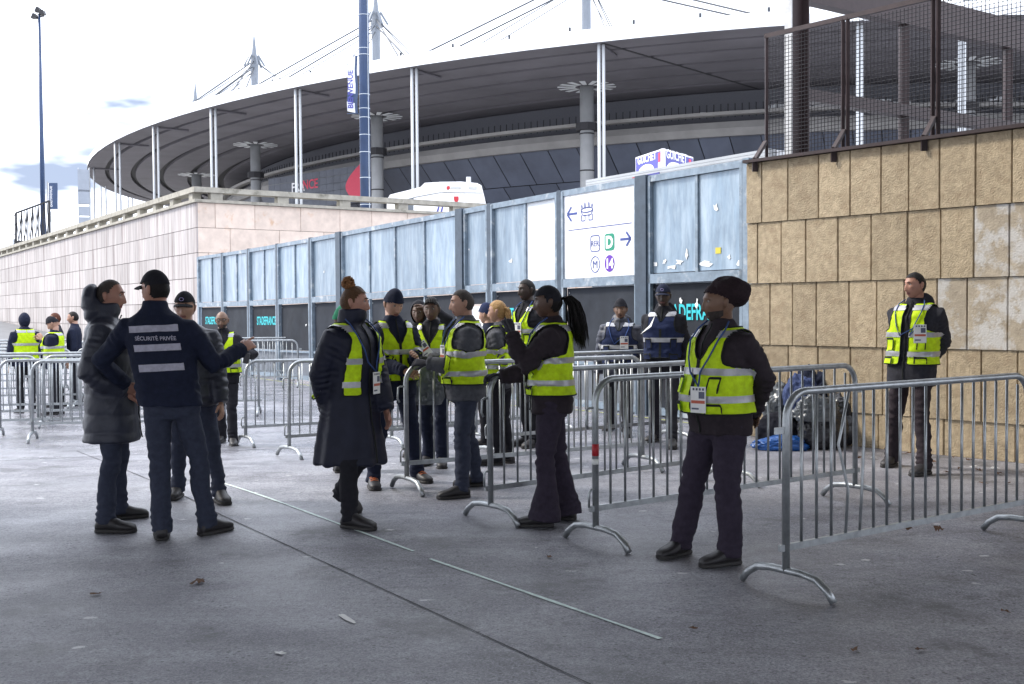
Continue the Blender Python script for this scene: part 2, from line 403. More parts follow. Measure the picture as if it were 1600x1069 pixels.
for i in range(len(posts) - 1): wire_panel(posts[i], posts[i + 1])
for i, s in enumerate(posts):
    for dx in ((0,) if i == 0 else (-.03, .03)):
        mb = MB(); p = Wd * (s + dx) + back; mb.bar(p + Vector((0, 0, .0)), p + Vector((0, 0, MH + .02)), .035, .035); mb.build('post', M_rust, mf)
    mb = MB(); p = Wd * s
    mb.bar(p + back + Vector((0, 0, .22)) + rn * .02, p + rn * .1 + Vector((0, 0, .0)), .05, .035); mb.bar(p + rn * .1 + Vector((0, 0, .02)), p + rn * .1 + Vector((0, 0, -.14)), .06, .03)
    mb.build('bracket', M_rust, mf)
mb = MB(); mb.bar(back + Wd * (posts[0] - .02) + Vector((0, 0, MH + .025)), back + Wd * posts[-1] + Vector((0, 0, MH + .025)), .04, .05); mb.build('top_rail', M_rust, mf)

# ---- steel canopy frame behind the mesh
cf0 = at(1243, 250, 13.7); cdir = Vector((.82, .57, 0)).normalized()
cf = empty('steel_canopy', (cf0.x, cf0.y, 0), 0, 'dark red-brown steel canopy frame behind the mesh fence', 'canopy')
ph = math.atan2(cdir.y, cdir.x); rot = Matrix.Rotation(ph, 3, 'Z')
mb = MB(); mb.box((0, 0, 3.1), (.24, .012, 6.2), rot); 
mb.box(rot @ Vector((.12, 0, 3.1)), (.016, .22, 6.2), rot)
mb.build('column', M_rust, cf)
mb = MB(); mb.box(rot @ Vector((-.128, 0, 3.1)), (.016, .11, 6.2), rot); mb.build('flange', M_rustl, cf)  # left flange plate coloured paler than the rest of the column
for nm, za, hh in (('top_beam', 5.48, .42), ('mid_beam', 4.13, .15)):
    mb = MB(); mb.bar(cdir * .14 + Vector((0, 0, za)), cdir * 13 + Vector((0, 0, za)), .16, hh); mb.build(nm, M_rust, cf)
for t_ in (2.15, 4.6, 7.0, 9.4):
    mb = MB(); mb.bar(cdir * t_ + Vector((0, 0, 0)), cdir * t_ + Vector((0, 0, 5.27)), .11, .11); mb.build('upright', M_rust, cf)

# ---- overhead bridge deck (behind and above the camera), which shades the forecourt
bd = MB(); bd.box((-2, -2.0, 5.45), (30, 24, .7))
for x in range(-15, 13, 3): bd.box((x, -2.0, 4.95), (.5, 24, .3))
tag(bd.build('bridge_deck', M_conc), kind='structure')
for (x, y) in ((-11, 3), (-11, -10), (9.5, -10), (9.5, 1)):
    tag(MB().box((x, y, 2.4), (.9, .9, 4.8)).build('bridge_pillar', M_conc), 'square concrete pillar under the bridge deck, outside the picture', 'pillar', 'pillars under the bridge deck')

# ---- left wall with parapet
LC = at(307, 316, 38.0); CZ = LC.z
LCb = Vector((LC.x, LC.y, 0)); Ld = Vector((-1123, 1730, 0)).normalized(); Sd = Vector((2480, 1730, 0)).normalized()
LE = LCb + Ld * 62; SE = LCb + Sd * 20
lw = empty('stone_wall', LCb, 0, 'long pale stone retaining wall on the left with dark vertical streaks', 'wall')
rows_l = [-.25, .9, 1.76, 2.62, 3.48, 4.4, CZ]
rows_l[1:-1] = [CZ - .86 * k for k in (5, 4, 3, 2, 1)]
local_wall(lw, LCb, LE, rows_l, .95, 1.5, M_stone2, .5, step=.0, gap=.02)
sw = empty('stone_wall', LCb, 0, 'peach stone end wall behind the grey hoarding, below the white van', 'wall')
local_wall(sw, LCb + Sd * .03, SE, rows_l, .9, 1.9, M_stone3, .5, step=.0, gap=.014)
pr = empty('parapet', LCb + Vector((0, 0, CZ)), 0, 'weathered concrete parapet rail on stubs along the top of the pale wall', 'parapet')
mb = MB(); lnrm = Vector((-Ld.y, Ld.x, 0)); lnrm = lnrm if lnrm.y < 0 else -lnrm; snrm = Vector((Sd.y, -Sd.x, 0))
def capline(mb, z, hh, over, w_):
    a = Ld * 62 - lnrm * (w_ / 2 - over); b = Vector((0, 0, 0)) - lnrm * (w_ / 2 - over)
    mb.bar(a + Vector((0, 0, z)), b + Vector((0, 0, z)), w_, hh)
    c = Sd * .004 - snrm * (w_ / 2 - over); e = Sd * 20 - snrm * (w_ / 2 - over)
    mb.bar(c - Sd * over + Vector((0, 0, z + .003)), e + Vector((0, 0, z + .003)), w_, hh)
mb = MB(); capline(mb, .05, .10, .10, .6); mb.build('ledge', M_conc, pr)
mb = MB(); capline(mb, .43, .18, .12, .45); mb.build('rail', M_conc, pr)
stub = MB().box((0, 0, .22), (.42, .3, .24)).mesh('stub', M_conc)
for i in range(27):
    o = link('stub', stub, pr, Ld * (.5 + 2.3 * i) - lnrm * .1); o.rotation_euler.z = math.atan2(Ld.y, Ld.x)
for i in range(8):
    o = link('stub', stub, pr, Sd * (.7 + 2.45 * i) - snrm * .1); o.rotation_euler.z = math.atan2(Sd.y, Sd.x)
# terrace behind the walls
tb = MB(); TZ = CZ - .05
tb.prism([LCb + (Ld + Sd) * .6 + Vector((0, 0, -.5)), LE + Vector((2, 3, -.5)), Vector((-900, 1500, -.5)), Vector((900, 1500, -.5)), Vector((260, 200, -.5)), SE + Sd * 14 + Vector((-.5, .6, -.5))], (0, 0, TZ + .5))
tag(tb.build('terrace', pm('terrace_paving', (.40, .39, .38), .8, 0, .1, .5)), kind='structure')
# rising ramp along the foot of the left wall
rp = MB(); lp = LCb + lnrm * .2
rp.add([lp + Ld * 4 + Vector((0, 0, -.21)), lp + Ld * 75 + Vector((0, 0, 2.1)), lp + Ld * 75 + lnrm * 5 + Vector((0, 0, 2.1)), lp + Ld * 4 + lnrm * 5 + Vector((0, 0, -.21)), lp + Ld * 75 + lnrm * 5 + Vector((0, 0, -.3)), lp + Ld * 75 + Vector((0, 0, -.3))],
       [(0, 1, 2, 3), (3, 2, 4), (0, 3, 4, 5), (1, 5, 4, 2), (0, 5, 1)])
tag(rp.build('ramp', pm('ramp_asphalt', (.15, .15, .155), .6, 0, .2, 1.5)), kind='structure')

# ---- grey hoarding
hp = [1172, 1010, 880, 770, 725, 535, 489, 437, 392, 351, 313]
HO = at(1172, 480, 14.0); Hd = Vector((-.639, 1, 0)).normalized(); hn = Vector((-Hd.y, Hd.x, 0)); hn = hn if hn.y < 0 else -hn
def h_s(px):
    u = ray(px, 450); k = u.x / u.y
    return (k * HO.y - HO.x) / (Hd.x - k * Hd.y)
def hz(s): return -.2 * smooth((s - .5) / 20)
hs = [h_s(p) for p in hp]
hf = empty('hoarding', (HO.x, HO.y, 0), 0, 'tall hoarding of grey zinc panels over dark lettered sheets', 'fence')
def hpt(s, z, off=0): return Hd * s + hn * off + Vector((0, 0, z + hz(s)))
ZT, ZM, ZB = 3.36, 1.93, .70
def panel(name, s0, s1, z0, z1, th, off, mat, bulge=0, parent=hf):
    mb = MB(); n_, m_ = (10, 8) if bulge else (1, 1); V = []; Fc = []
    ph_ = random.random() * 6
    for j in range(m_ + 1):
        for i in range(n_ + 1):
            a, b = i / n_, j / m_
            k = bulge * math.sin(math.pi * a) * math.sin(math.pi * b) * math.sin(7 * a + ph_ + 2 * b)
            V.append(hpt(s0 + (s1 - s0) * a, z0 + (z1 - z0) * b, off + k))
    for j in range(m_):
        for i in range(n_): q = j * (n_ + 1) + i; Fc.append((q, q + 1, q + n_ + 2, q + n_ + 1))
    mb.add(V, Fc)
    bk = [hpt(s0, z0, off - th), hpt(s1, z0, off - th), hpt(s1, z1, off - th), hpt(s0, z1, off - th)]
    if not bulge: mb.v += [tuple(p) for p in bk]; mb.f += [(4, 7, 6, 5), (0, 4, 5, 1), (3, 2, 6, 7), (0, 3, 7, 4), (1, 5, 6, 2)]; mb.m += [0] * 5
    return mb.build(name, mat, parent, smooth_=bool(bulge))
def hbar(name, s0, s1, z, hh, dep, off, mat):
    mb = MB(); k = max(1, int(abs(s1 - s0) / 3))
    for i in range(k):
        a, b = s0 + (s1 - s0) * i / k, s0 + (s1 - s0) * (i + 1) / k
        mb.bar(hpt(a, z, off), hpt(b, z, off), dep, hh)
    return mb.build(name, mat, hf)
def hpost(name, s, z0, z1, wd, dep, off, mat):
    mb = MB(); c = hpt(s, (z0 + z1) / 2, off); mb.box(c, (wd, dep, z1 - z0), Matrix.Rotation(math.atan2(Hd.y, Hd.x), 3, 'Z')); return mb.build(name, mat, hf)
mulls = {0: [1092], 2: [824], 3: [], 4: [666, 620, 580], 5: [], 6: [463], 7: [415], 8: [372], 9: [333]}
for i in range(len(hp) - 1):
    s0, s1 = hs[i], hs[i + 1]; thick = hp[i] in (725, 535, 1010)
    pw = .24 if thick else .11
    hpost('post', s0, -.1, ZT + .03, pw, .12 if not thick else .18, .02, M_framed if i else M_frame)
    for e in (-1, 1): hpost('post_flange', s0 + e * (pw / 2 + .03), -.05, ZT, .05, .06, .05, M_frame)
    ms = [h_s(q) for q in mulls.get(i, [])]
    xs_ = [s0 + .08] + ms + [s1 - .08]
    for a, b in zip(xs_[:-1], xs_[1:]):
        if i == 1: continue                                           # the sign hangs there
        panel('upper_panel', a + .02, b - .02, ZM + .08, ZT - .08, .03, .015 + random.uniform(-.004, .004), M_whiteb if (i == 2 and a < h_s(850)) else M_panel)
    for q in ms: hpost('mullion', q, ZM, ZT - .04, .05, .05, .02, M_frame)
    hbar('top_rail', s0 + .05, s1 - .05, ZT - .03, .09, .08, .03, M_frame)
    hbar('mid_rail', s0 + .05, s1 - .05, ZM, .13, .09, .035, M_frame)
    hbar('lower_rail', s0 + .05, s1 - .05, ZB, .05, .06, .03, M_frame)
    hbar('foot_rail', s0 + .05, s1 - .05, .08, .10, .08, .03, M_frame)
    lm = [s0 + .09] + [h_s(q) for q in ((666, 620, 580) if i == 4 else ())] + [s1 - .09]
    if i == 3:
        panel('daylight_sheet', s0 + .14, s1 - .2, .1, 1.62, .03, -.02, M_white); panel('lower_panel', s0 + .09, s1 - .09, 1.66, ZM - .07, .02, 0, M_lower)  # bright daylight beyond an open gap, put in as a white sheet
    else:
        for a, b in zip(lm[:-1], lm[1:]):
            panel('lower_panel', a + .03, b - .03, ZB + .03, ZM - .08, .02, 0, M_lower, bulge=.006 if i in (0, 2, 7, 9) else .024)
            for bs_ in (a + .09, b - .09):
                for bz_ in (ZB + .10, ZM - .15):
                    q_ = hpt(bs_, bz_, .004); MB().tube([q_, q_ + hn * .008], .014, 8).build('bolt', M_galv, hf)
            panel('base_panel', a + .03, b - .03, .13, ZB - .03, .02, 0, M_lower2 if i > 0 else M_lower)
            if b < s1 - .2: hpost('mullion', b, .05, ZM, .05, .05, .02, M_frame)
    if i in (0, 2, 7, 9):
        Lw = (s1 - s0) * .66; V, Fc = text_geo('STADEFRANCE', 1, .022)
        wx = max(v[0] for v in V) - min(v[0] for v in V); k = Lw / wx; kz = .30
        mb = MB(); mid = (s0 + s1) / 2 - (0.10 if i else 0.0)
        mb.add([hpt(mid - a * k, 1.36 + b * kz, .009) for a, b in V], Fc); mb.build('lettering', M_cyan, hf, fix=False)
hpost('post', hs[-1], -.1, ZT, .14, .12, .02, M_frame)
# paper remnants and stickers on the sheets next to the sign
for (px, py, w_, h_) in ((1027, 414, .10, .09), (1040, 409, .08, .08), (1063, 410, .16, .10), (1075, 397, .05, .12), (1052, 418, .22, .05), (1105, 412, .24, .08), (1120, 325, .09, .12), (1141, 402, .06, .07), (1156, 413, .06, .09), (1065, 470, .05, .09), (1090, 475, .06, .12), (735, 390, .05, .05), (800, 408, .10, .08), (508, 425, .05, .09), (478, 508, .08, .05)):
    s = h_s(px); u = ray(px, py); z = CAMH + u.z / u.y * (HO.y + Hd.y * s)
    mb = MB(); n_ = 9
    pts = [hpt(s + w_ / 2 * math.cos(2 * math.pi * i / n_) * random.uniform(.4, 1.4), z + h_ / 2 * math.sin(2 * math.pi * i / n_) * random.uniform(.3, 1.4) - hz(s), .020 if py < 440 else .012) for i in range(n_)]
    mb.prism(pts, hn * .003); mb.build('paper_remnant', M_paper, hf)
s = h_s(1124); mb = MB(); mb.prism([hpt(s - .05, 2.22, .020), hpt(s + .05, 2.22, .020), hpt(s + .05, 2.30, .020), hpt(s - .05, 2.30, .020)], hn * .003)
mb.build('sticker', pm('yellow_sticker', (.6, .5, .05), .5), hf)

ground_strip('painted_line', [Vector((HO.x, HO.y, 0)) + hpt(q, -.1, .30) for q in (.3, 6, 14, 21)], .05, .004, pm('faded_yellow_paint', (.42, .44, .13), .7, 0, .3, 20, col2=(.2, .2, .2), thr=(.5, .6)))
# ---- direction sign
s0, s1 = hs[1] + .2, hs[2] - .1
SL = s1 - s0
sg = empty('direction_sign', Vector((HO.x, HO.y, 0)), 0, 'white wayfinding board with arrows, RER D and M 14 symbols', 'sign')
panel('board', s0, s1, ZM + .07, ZT - .05, .03, .05, M_white, parent=sg)
pl = Plane2(hpt(s1, ZM + .07, .052), hpt(s0, ZM, 0) - hpt(s1, ZM, 0), (0, 0, 1), hn)      # a runs left to right across the board
bh = ZT - .05 - ZM - .07
def sx(px): return SL - (h_s(px) - s0)
def sy(frac): return bh * (1 - frac)
def arrow(x, y, ln, hd, wd, dirn):
    tip = (x + dirn * ln / 2, y); return [stroke((x - dirn * ln / 2, y), tip, wd), stroke(tip, (tip[0] - dirn * hd, y + hd), wd), stroke(tip, (tip[0] - dirn * hd, y - hd), wd)]
ya = sy(.24)
pl.flat('left_arrow', arrow(sx(899), ya, .26, .11, .035, -1), .001, M_ink, sg)
ic = []; cx_ = sx(922); cy_ = ya - .01
oe = ellip(cx_, cy_ + .04, .155, .045, 24); ic += ringpolys(oe, ellip(cx_, cy_ + .04, .135, .028, 24))
ic += [stroke((cx_ - .155, cy_ + .03), (cx_ - .10, cy_ - .04), .014), stroke((cx_ + .155, cy_ + .03), (cx_ + .10, cy_ - .04), .014), stroke((cx_ - .10, cy_ - .04), (cx_ + .10, cy_ - .04), .014)]
for q in (-.14, -.05, .05, .14): ic += [stroke((cx_ + q, cy_ - .03), (cx_ + q, cy_ - .12), .014)]
ic += [stroke((cx_ - .14, cy_ - .12), (cx_ - .05, cy_ - .12), .014), stroke((cx_ + .14, cy_ - .12), (cx_ + .05, cy_ - .12), .014)]
for q, hh in ((-.13, .09), (-.05, .12), (.05, .12), (.13, .09)): ic += [stroke((cx_ + q - .025, cy_ + .06), (cx_ + q, cy_ + hh + .04), .012), stroke((cx_ + q + .025, cy_ + .06), (cx_ + q, cy_ + hh + .04), .012)]
pl.flat('stadium_pictogram', ic, .001, M_ink, sg)
pl.flat('divider', [stroke((sx(893), sy(.43)), (sx(992), sy(.43)), .012)], .001, M_ink, sg)
yb, yc = sy(.615), sy(.855)
bw, bh2 = .235, .25
x1, x2 = sx(934.5), sx(957)
pl.flat('frame', ringpolys(rrect(x1, yb, bw, bh2, .05), rrect(x1, yb, bw - .028, bh2 - .028, .04)), .001, M_ink, sg)
def sign_text(t, x, y, size, mat, h=.004, bold=0, sxx=1.0):
    V, Fc = text_geo(t, size, bold, 'CENTER', sxx); ys_ = [v[1] for v in V]; c = (max(ys_) + min(ys_)) / 2
    mb = MB(); mb.add([pl.P(x + a, y + b - c, h) for a, b in V], Fc); return mb.build('lettering', mat, sg, fix=False)
sign_text('RER', x1, yb, .125, M_ink, sxx=.92)
pl.flat('green_square', [rrect(x2, yb, bw, bh2, .05)], .001, M_green, sg)
sign_text('D', x2, yb, .24, M_white, .005, .012)
pl.flat('right_arrow', arrow(sx(982), yb + .02, .24, .10, .035, 1), .001, M_ink, sg)
pl.flat('frame', ringpolys(ellip(x1, yc, bw / 2, bh2 / 2), ellip(x1, yc, bw / 2 - .014, bh2 / 2 - .014)), .001, M_ink, sg)
sign_text('M', x1, yc, .17, M_ink)
pl.flat('purple_disc', [ellip(x2, yc, bw / 2, bh2 / 2)], .001, M_purple, sg)
sign_text('14', x2, yc, .19, M_white, .005, .010)

# ---- ticket kiosk behind the hoarding
ka, kb = h_s(1168), h_s(862)
kk = empty('ticket_kiosk', (HO.x, HO.y, 0), 0, 'white corrugated ticket kiosk just behind the hoarding and its direction sign', 'kiosk')
mb = MB(); q = [Hd * ka - hn * .5, Hd * (kb - .4) - hn * .5, Hd * (kb - .4) - hn * 2.6, Hd * ka - hn * 2.6]
mb.prism([p + Vector((0, 0, -.2)) for p in q], (0, 0, 3.4)); mb.build('wall', M_whiteb, kk)
for i in range(6):
    mb = MB(); z = 3.32 + i * .042; mb.bar(Hd * ka - hn * .45 + Vector((0, 0, z)), Hd * (kb - .4) - hn * .45 + Vector((0, 0, z)), .12, .038); mb.build('roof_rib', pm('kiosk_rib_grey', (.42, .44, .46), .5, 0, .1, 2), kk)
mb = MB(); mb.prism([p + Vector((0, 0, 3.2)) for p in [Hd * ka - hn * .52, Hd * (kb - .4) - hn * .52, Hd * (kb - .4) - hn * 2.6, Hd * ka - hn * 2.6]], (0, 0, .34)); mb.build('roof', M_roofw, kk)
# GUICHET corner sign on the kiosk roof
gc = at(1036, 232, 17.0); gl = at(993, 239, 18.0); gr_ = at(1083, 237, 18.0)
gs = empty('ticket_sign', (gc.x, gc.y, 3.50), 0, 'blue and white two-sided corner sign reading GUICHET on the kiosk roof', 'sign')
ztop = gc.z - 3.50; zbot = -.03
for sgn, e in ((-1, gl), (1, gr_)):
    a = Vector((0, 0, 0)); b = Vector((e.x - gc.x, e.y - gc.y, 0)); Lq = b.length; u = b.normalized(); 
    lft, uu = (b, -u) if sgn < 0 else (a, u); nn = Vector((uu.y, -uu.x, 0))
    P2 = Plane2(lft + Vector((0, 0, zbot)), uu, (0, 0, 1), nn); hh = ztop - zbot
    mb = MB(); mb.prism(P2.poly([(0, 0), (Lq, 0), (Lq, hh), (0, hh)], -.04), P2.n * .04); mb.build('board', M_white, gs)
    P2.flat('blue_field', [[(.02, .02), (Lq - .02, .02), (Lq - .02, hh - .025), (.02, hh - .025)]], .001, M_bluep, gs)
    ar = [(Lq * .10, .03)] + [(Lq * .40 + Lq * .30 * math.cos(R(a_)), hh * .32 + hh * .34 * max(0, math.sin(R(a_))) ** .7) for a_ in range(180, -1, -12)] + [(Lq * .70, .03)]
    P2.flat('white_arch', [ar], .004, M_white, gs)
    P2.flat('pink_tab', [[(Lq * .84, hh * .62), (Lq * .92, hh * .62), (Lq * .92, hh * .9), (Lq * .84, hh * .9)]], .004, M_pink, gs)
    P2.flat('white_tab', [[(Lq * .84, hh * .2), (Lq * .92, hh * .2), (Lq * .92, hh * .6), (Lq * .84, hh * .6)]], .004, M_white, gs)
    V, Fc = text_geo('GUICHET', 1, .02); wx = max(v[0] for v in V) - min(v[0] for v in V); k = Lq * .68 / wx
    mb = MB(); mb.add([P2.P(Lq * .43 + x * k, hh * .74 + y * k * 1.0, .006) for x, y in V], Fc); mb.build('lettering', M_white, gs, fix=False)
q0, q1 = at(990, 285, 16.2), at(1031, 277, 15.7)
mb = MB(); mb.prism([q0, q1, q1 + Vector((0, 0, .07)), q0 + Vector((0, 0, .07))], hn * .02, 0)
d_ = (q1 - q0); mb.prism([q0 + hn * .001, q0 + d_ * .1 + hn * .001, q0 + d_ * .1 + Vector((0, 0, .07)) + hn * .001, q0 + Vector((0, 0, .07)) + hn * .001], hn * .022, 1)
tag(mb.build('sign_strip', [M_bluep, M_red]), 'small blue strip sign with a red end above the hoarding, under the ticket sign', 'sign')

# ================================================================== STADIUM
ex, ey, ea, et = 30.0, 352.0, 207.0, -.9506
eb = ea * .72
_t = __import__('builtins')
def ell(al, off=0.0):
    c, s = math.cos(et), math.sin(et); x, y = ea * math.cos(al), eb * math.sin(al)
    nx, ny = math.cos(al) / ea, math.sin(al) / eb; q = math.hypot(nx, ny); x -= nx / q * off; y -= ny / q * off
    return ex + x * c - y * s, ey + x * s + y * c
NS = 120
st = empty('stadium', (ex, ey, TZ), 0, 'huge oval stadium with a white-edged disc roof and slim masts', 'stadium')
SO = Vector((ex, ey, TZ))
def ringmesh(name, prof, mat, a0=0, a1=2 * math.pi, ns=NS, closed=False, smooth_=False, parent=st):
    V = []; Fc = []; k = len(prof); full = abs(a1 - a0) > 6.28
    for i in range(ns if full else ns + 1):
        al = a0 + (a1 - a0) * i / ns
        for off, z in prof: x, y = ell(al, off); V.append(Vector((x, y, z)) - SO)
    cnt = ns
    for i in range(cnt):
        i2 = (i + 1) % ns if full else i + 1
        for j in range(k - 1 if not closed else k):
            j2 = (j + 1) % k; Fc.append((i * k + j, i2 * k + j, i2 * k + j2, i * k + j2))
    return MB().add(V, Fc).build(name, mat, parent, smooth_=smooth_)
ZR = 44.0
bands = [(.3, 5.0), (6.2, 12.3), (13.8, 20.4), (22.1, 29.2), (31.2, 38.4), (40.6, 47.6), (50, 57), (59.4, 67.5)]
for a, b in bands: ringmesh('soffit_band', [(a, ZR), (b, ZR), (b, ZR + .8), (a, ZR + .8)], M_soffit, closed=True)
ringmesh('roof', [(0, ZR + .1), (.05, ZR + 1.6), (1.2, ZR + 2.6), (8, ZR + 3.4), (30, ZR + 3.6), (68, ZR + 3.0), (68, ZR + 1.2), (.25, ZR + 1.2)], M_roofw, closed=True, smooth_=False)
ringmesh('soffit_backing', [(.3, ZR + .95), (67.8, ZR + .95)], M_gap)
def al_at(px, off):                              # angle on the near side where column px sees the offset oval
    best = None
    for i in range(2400):
        al = 2 * math.pi * i / 2400; x, y = ell(al, off)
        # near side: first crossing
        u = ray(px, 250); e = abs(x / y - u.x / u.y)
        if e < .004 and (best is None or y < best[1] - 2 or (abs(y - best[1]) <= 2 and e < best[2])): best = (al, y, e)
    return best[0] if best else None
# radial seams under the roof
for px in (945,):
    al = al_at(px, 1); mb = MB(); p = ell(al, .5); q = ell(al + .16, 60)
    mb.bar(Vector((p[0], p[1], ZR - .05)) - SO, Vector((q[0], q[1], ZR - .05)) - SO, .5, .06); mb.build('soffit_seam', M_gap, st)
ringmesh('ring_beam', [(40.6, 34.2), (40.0, 35.6), (40.6, 36.9), (43.6, 37.1), (44, 34.4)], M_beam, closed=True)
ringmesh('ring_ledge', [(39.8, 38.1), (39.6, 38.7), (41.5, 38.7), (41.5, 38.1)], M_beam, closed=True)
# bowl panels, each a piece
nb = 150
for row, (o0, z0, o1, z1) in enumerate(((41.2, 35.5, 46.0, 28.0), (46.1, 27.85, 52.0, 20.0), (52.1, 19.85, 58.0, 12.0), (58.1, 11.85, 63.0, TZ))):
    for i in range(nb):
        a0, a1 = 2 * math.pi * (i + .015) / nb, 2 * math.pi * (i + .985) / nb
        if not (4.1 < a0 < 6.0): continue
        V = []
        for t in (0, .5, 1):
            al = a0 + (a1 - a0) * t; x, y = ell(al, o0); V.append(Vector((x, y, z0)) - SO); x, y = ell(al + .012, o1); V.append(Vector((x, y, z1)) - SO)
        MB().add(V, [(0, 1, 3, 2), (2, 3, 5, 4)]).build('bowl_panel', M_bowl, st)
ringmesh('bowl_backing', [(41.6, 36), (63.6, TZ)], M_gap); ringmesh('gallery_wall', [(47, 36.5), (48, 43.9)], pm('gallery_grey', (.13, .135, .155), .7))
# gallery between the bowl and the roof: railings, small lights
gal = MB()
for i in range(200):
    al = 4.1 + 1.9 * i / 200; x, y = ell(al, 42.5); gal.box(Vector((x, y, 39.3)) - SO, (.18, .18, 2.6))
tag(gal.build('gallery_rail', M_gap, st), kind='stuff')
for px in (672, 733, 800, 875, 967, 1058, 1175):
    al = al_at(px, 52)
    if al: x, y = ell(al, 52); MB().box(Vector((x, y, ZR - 1.0)) - SO, (2.0, 2.0, 1.7)).build('loudspeaker', M_black, st)
lit = MB()
for i in range(90):
    px = random.uniform(1080, 1600); al = al_at(px, 47) if i % 3 == 0 else None
    if al: x, y = ell(al, 47); lit.box(Vector((x, y, 39.5 + random.uniform(0, 2.2))) - SO, (random.uniform(.8, 3.5), .3, random.uniform(.3, .6)))
lit.build('gallery_glazing', M_roofw, st)
# paired tie rods at the rim
for px in (136, 180, 244, 334, 467.5, 647.5, 940, 1343, 1413 + 90):
    al = al_at(px, 1.2)
    if al is None: continue
    x, y = ell(al, 1.2); tv = Vector((ell(al + .01, 1.2)[0] - x, ell(al + .01, 1.2)[1] - y, 0)).normalized()
    side = Vector((1, 0, 0)); 
    for s in (-1, 1):
        p = Vector((x, y, 0)) + side * s * (y * 3.6 / F); mb = MB(); mb.tube([p + Vector((0, 0, TZ)) - SO, p + Vector((0, 0, ZR + .4)) - SO], .27, 8); mb.build('tie_rod', M_tie, st, smooth_=True)
    MB().tube([Vector((x, y, ZR - .3)) - SO, Vector((ell(al, 9)[0], ell(al, 9)[1], ZR - .3)) - SO], .25, 6).build('bracket_arm', M_soffit, st)
# far tie rods seen under the left end of the roof
for al in (3.76, 3.94, 4.14):
    x, y = ell(al, 1.2)
    for s in (-.8, .8):
        mb = MB(); p = Vector((x + s, y, 0)); mb.tube([p + Vector((0, 0, TZ)) - SO, p + Vector((0, 0, ZR)) - SO], .22, 6); mb.build('tie_rod', M_tie, st)
# thick columns, needle masts and cables
masts = []
for px in (300.5, 399, 590.5, 917.5, 1510):
    al = al_at(px, 31.5)
    if al is None: continue
    x, y = ell(al, 31.5); b = Vector((x, y, TZ)) - SO
    mb = MB(); mb.tube([b, b + Vector((0, 0, ZR - TZ))], 1.32 if px > 350 else 1.5, 16); mb.build('column', M_colm, st, smooth_=True)
    for z in (14, 21, 28, 35): mb = MB(); mb.tube([b + Vector((0, 0, z - .12 - TZ)), b + Vector((0, 0, z + .12 - TZ))], 1.42 if px > 350 else 1.58, 16); mb.build('column_joint', M_gap, st)
    mb = MB(); c0 = b + Vector((0, 0, 36.6 - TZ)); mb.tube([c0 - Vector((0, 0, 1.0)), c0 + Vector((0, 0, .4))], 2.1, 8); mb.build('column_collar', M_gap, st)
    mb = MB()
    for i in range(14):
        a0 = 2 * math.pi * i / 14
        mb.prism([b + Vector((math.cos(a0 + e) * r_, math.sin(a0 + e) * r_ * 1.0, ZR - .12 - TZ)) for e, r_ in ((-.18, 2.2), (.18, 2.2), (.1, 5.6), (-.1, 5.6))], (0, 0, .04))
    mb.build('oculus_rim', pm('pale_oculus', (.75, .78, .80), .5), st)
    zt = [44.8, 52, 60, 64, 66, 72.6]; rr = [.95, .95, .9, 1.1, .75, .06]
    mb = MB(); mb.tube([b + Vector((0, 0, z - TZ)) for z in zt], rr, 8); mb.build('mast', M_mast, st)
    for a0 in range(0, 360, 60):
        mb = MB(); u = Vector((math.cos(R(a0)), math.sin(R(a0)), 0)); mb.bar(b + u * 1.0 + Vector((0, 0, 66.5 - TZ)), b + u * 2.6 + Vector((0, 0, 63.8 - TZ)), .4, .5); mb.build('cable_lug', M_mast, st)
    masts.append((al, b))
masts.sort(key=lambda q: q[0])
def cable(a, b, r_=.17): MB().tube([a, b], r_, 5).build('cable', M_cable, st)
for i, (al, b) in enumerate(masts):
    top = b + Vector((0, 0, 65.2 - TZ)); g_ = .19
    for sgn in (-1, 1):
        nxt = masts[i + sgn][0] if 0 <= i + sgn < len(masts) else al + sgn * .36
        am = (al + nxt) / 2
        for dz, do in ((0, 6), (-1.6, 10)):
            x, y = ell(am, do + 4); cable(top + Vector((0, 0, dz)), Vector((x, y, ZR + 3.6)) - SO)
        for dz, do in ((-1.2, 15), (-2.6, 18)):
            x, y = ell(al + sgn * .075, do - 6); cable(top + Vector((0, 0, dz)), Vector((x, y, ZR + 3.5)) - SO, .10)
    for do in (60, 64):
        x, y = ell(al, do); cable(top, Vector((x, y, ZR + 3.4)) - SO, .11)
# pennant lights on the roof edge
for i in range(26):
    al = 4.2 + 1.6 * i / 26; x, y = ell(al, 6); MB().box(Vector((x, y, ZR + 4.0)) - SO, (.4, .4, 1.1)).build('roof_light', M_cable, st)
# banner hung between the columns
b0t, b0b, b1t, b1b = at(420, 279, 276), at(420, 332, 276), at(566, 257, 250), at(566, 332, 250)
bn = empty('stadium_banner', b0b, 0, 'big dark grey and pink banner between two concrete stadium columns', 'banner')
uB = (b1b - b0b); uB.z = 0; LB = uB.length; uB.normalize(); nB = Vector((uB.y, -uB.x, 0)); HB = b0t.z - b0b.z
nx_, ny_ = 14, 5
for i in range(nx_):
    for j in range(ny_):
        a0, a1 = LB * i / nx_, LB * (i + 1) / nx_ - .06; t0, t1 = j / ny_, (j + 1) / ny_ - .012
        hA = lambda a: HB + (b1t.z - b0t.z) * a / LB
        V = [uB * a0 + Vector((0, 0, hA(a0) * t0)), uB * a1 + Vector((0, 0, hA(a1) * t0)), uB * a1 + Vector((0, 0, hA(a1) * t1)), uB * a0 + Vector((0, 0, hA(a0) * t1))]
        MB().prism(V, nB * -.15).build('banner_sheet', M_bannerd, bn)
mb = MB(); pk = []
for j in range(13): t = j / 12; pk.append((LB * (.86 + .06 * abs(2 * (t - .45)) ** 1.7 * 2 - .02), t))
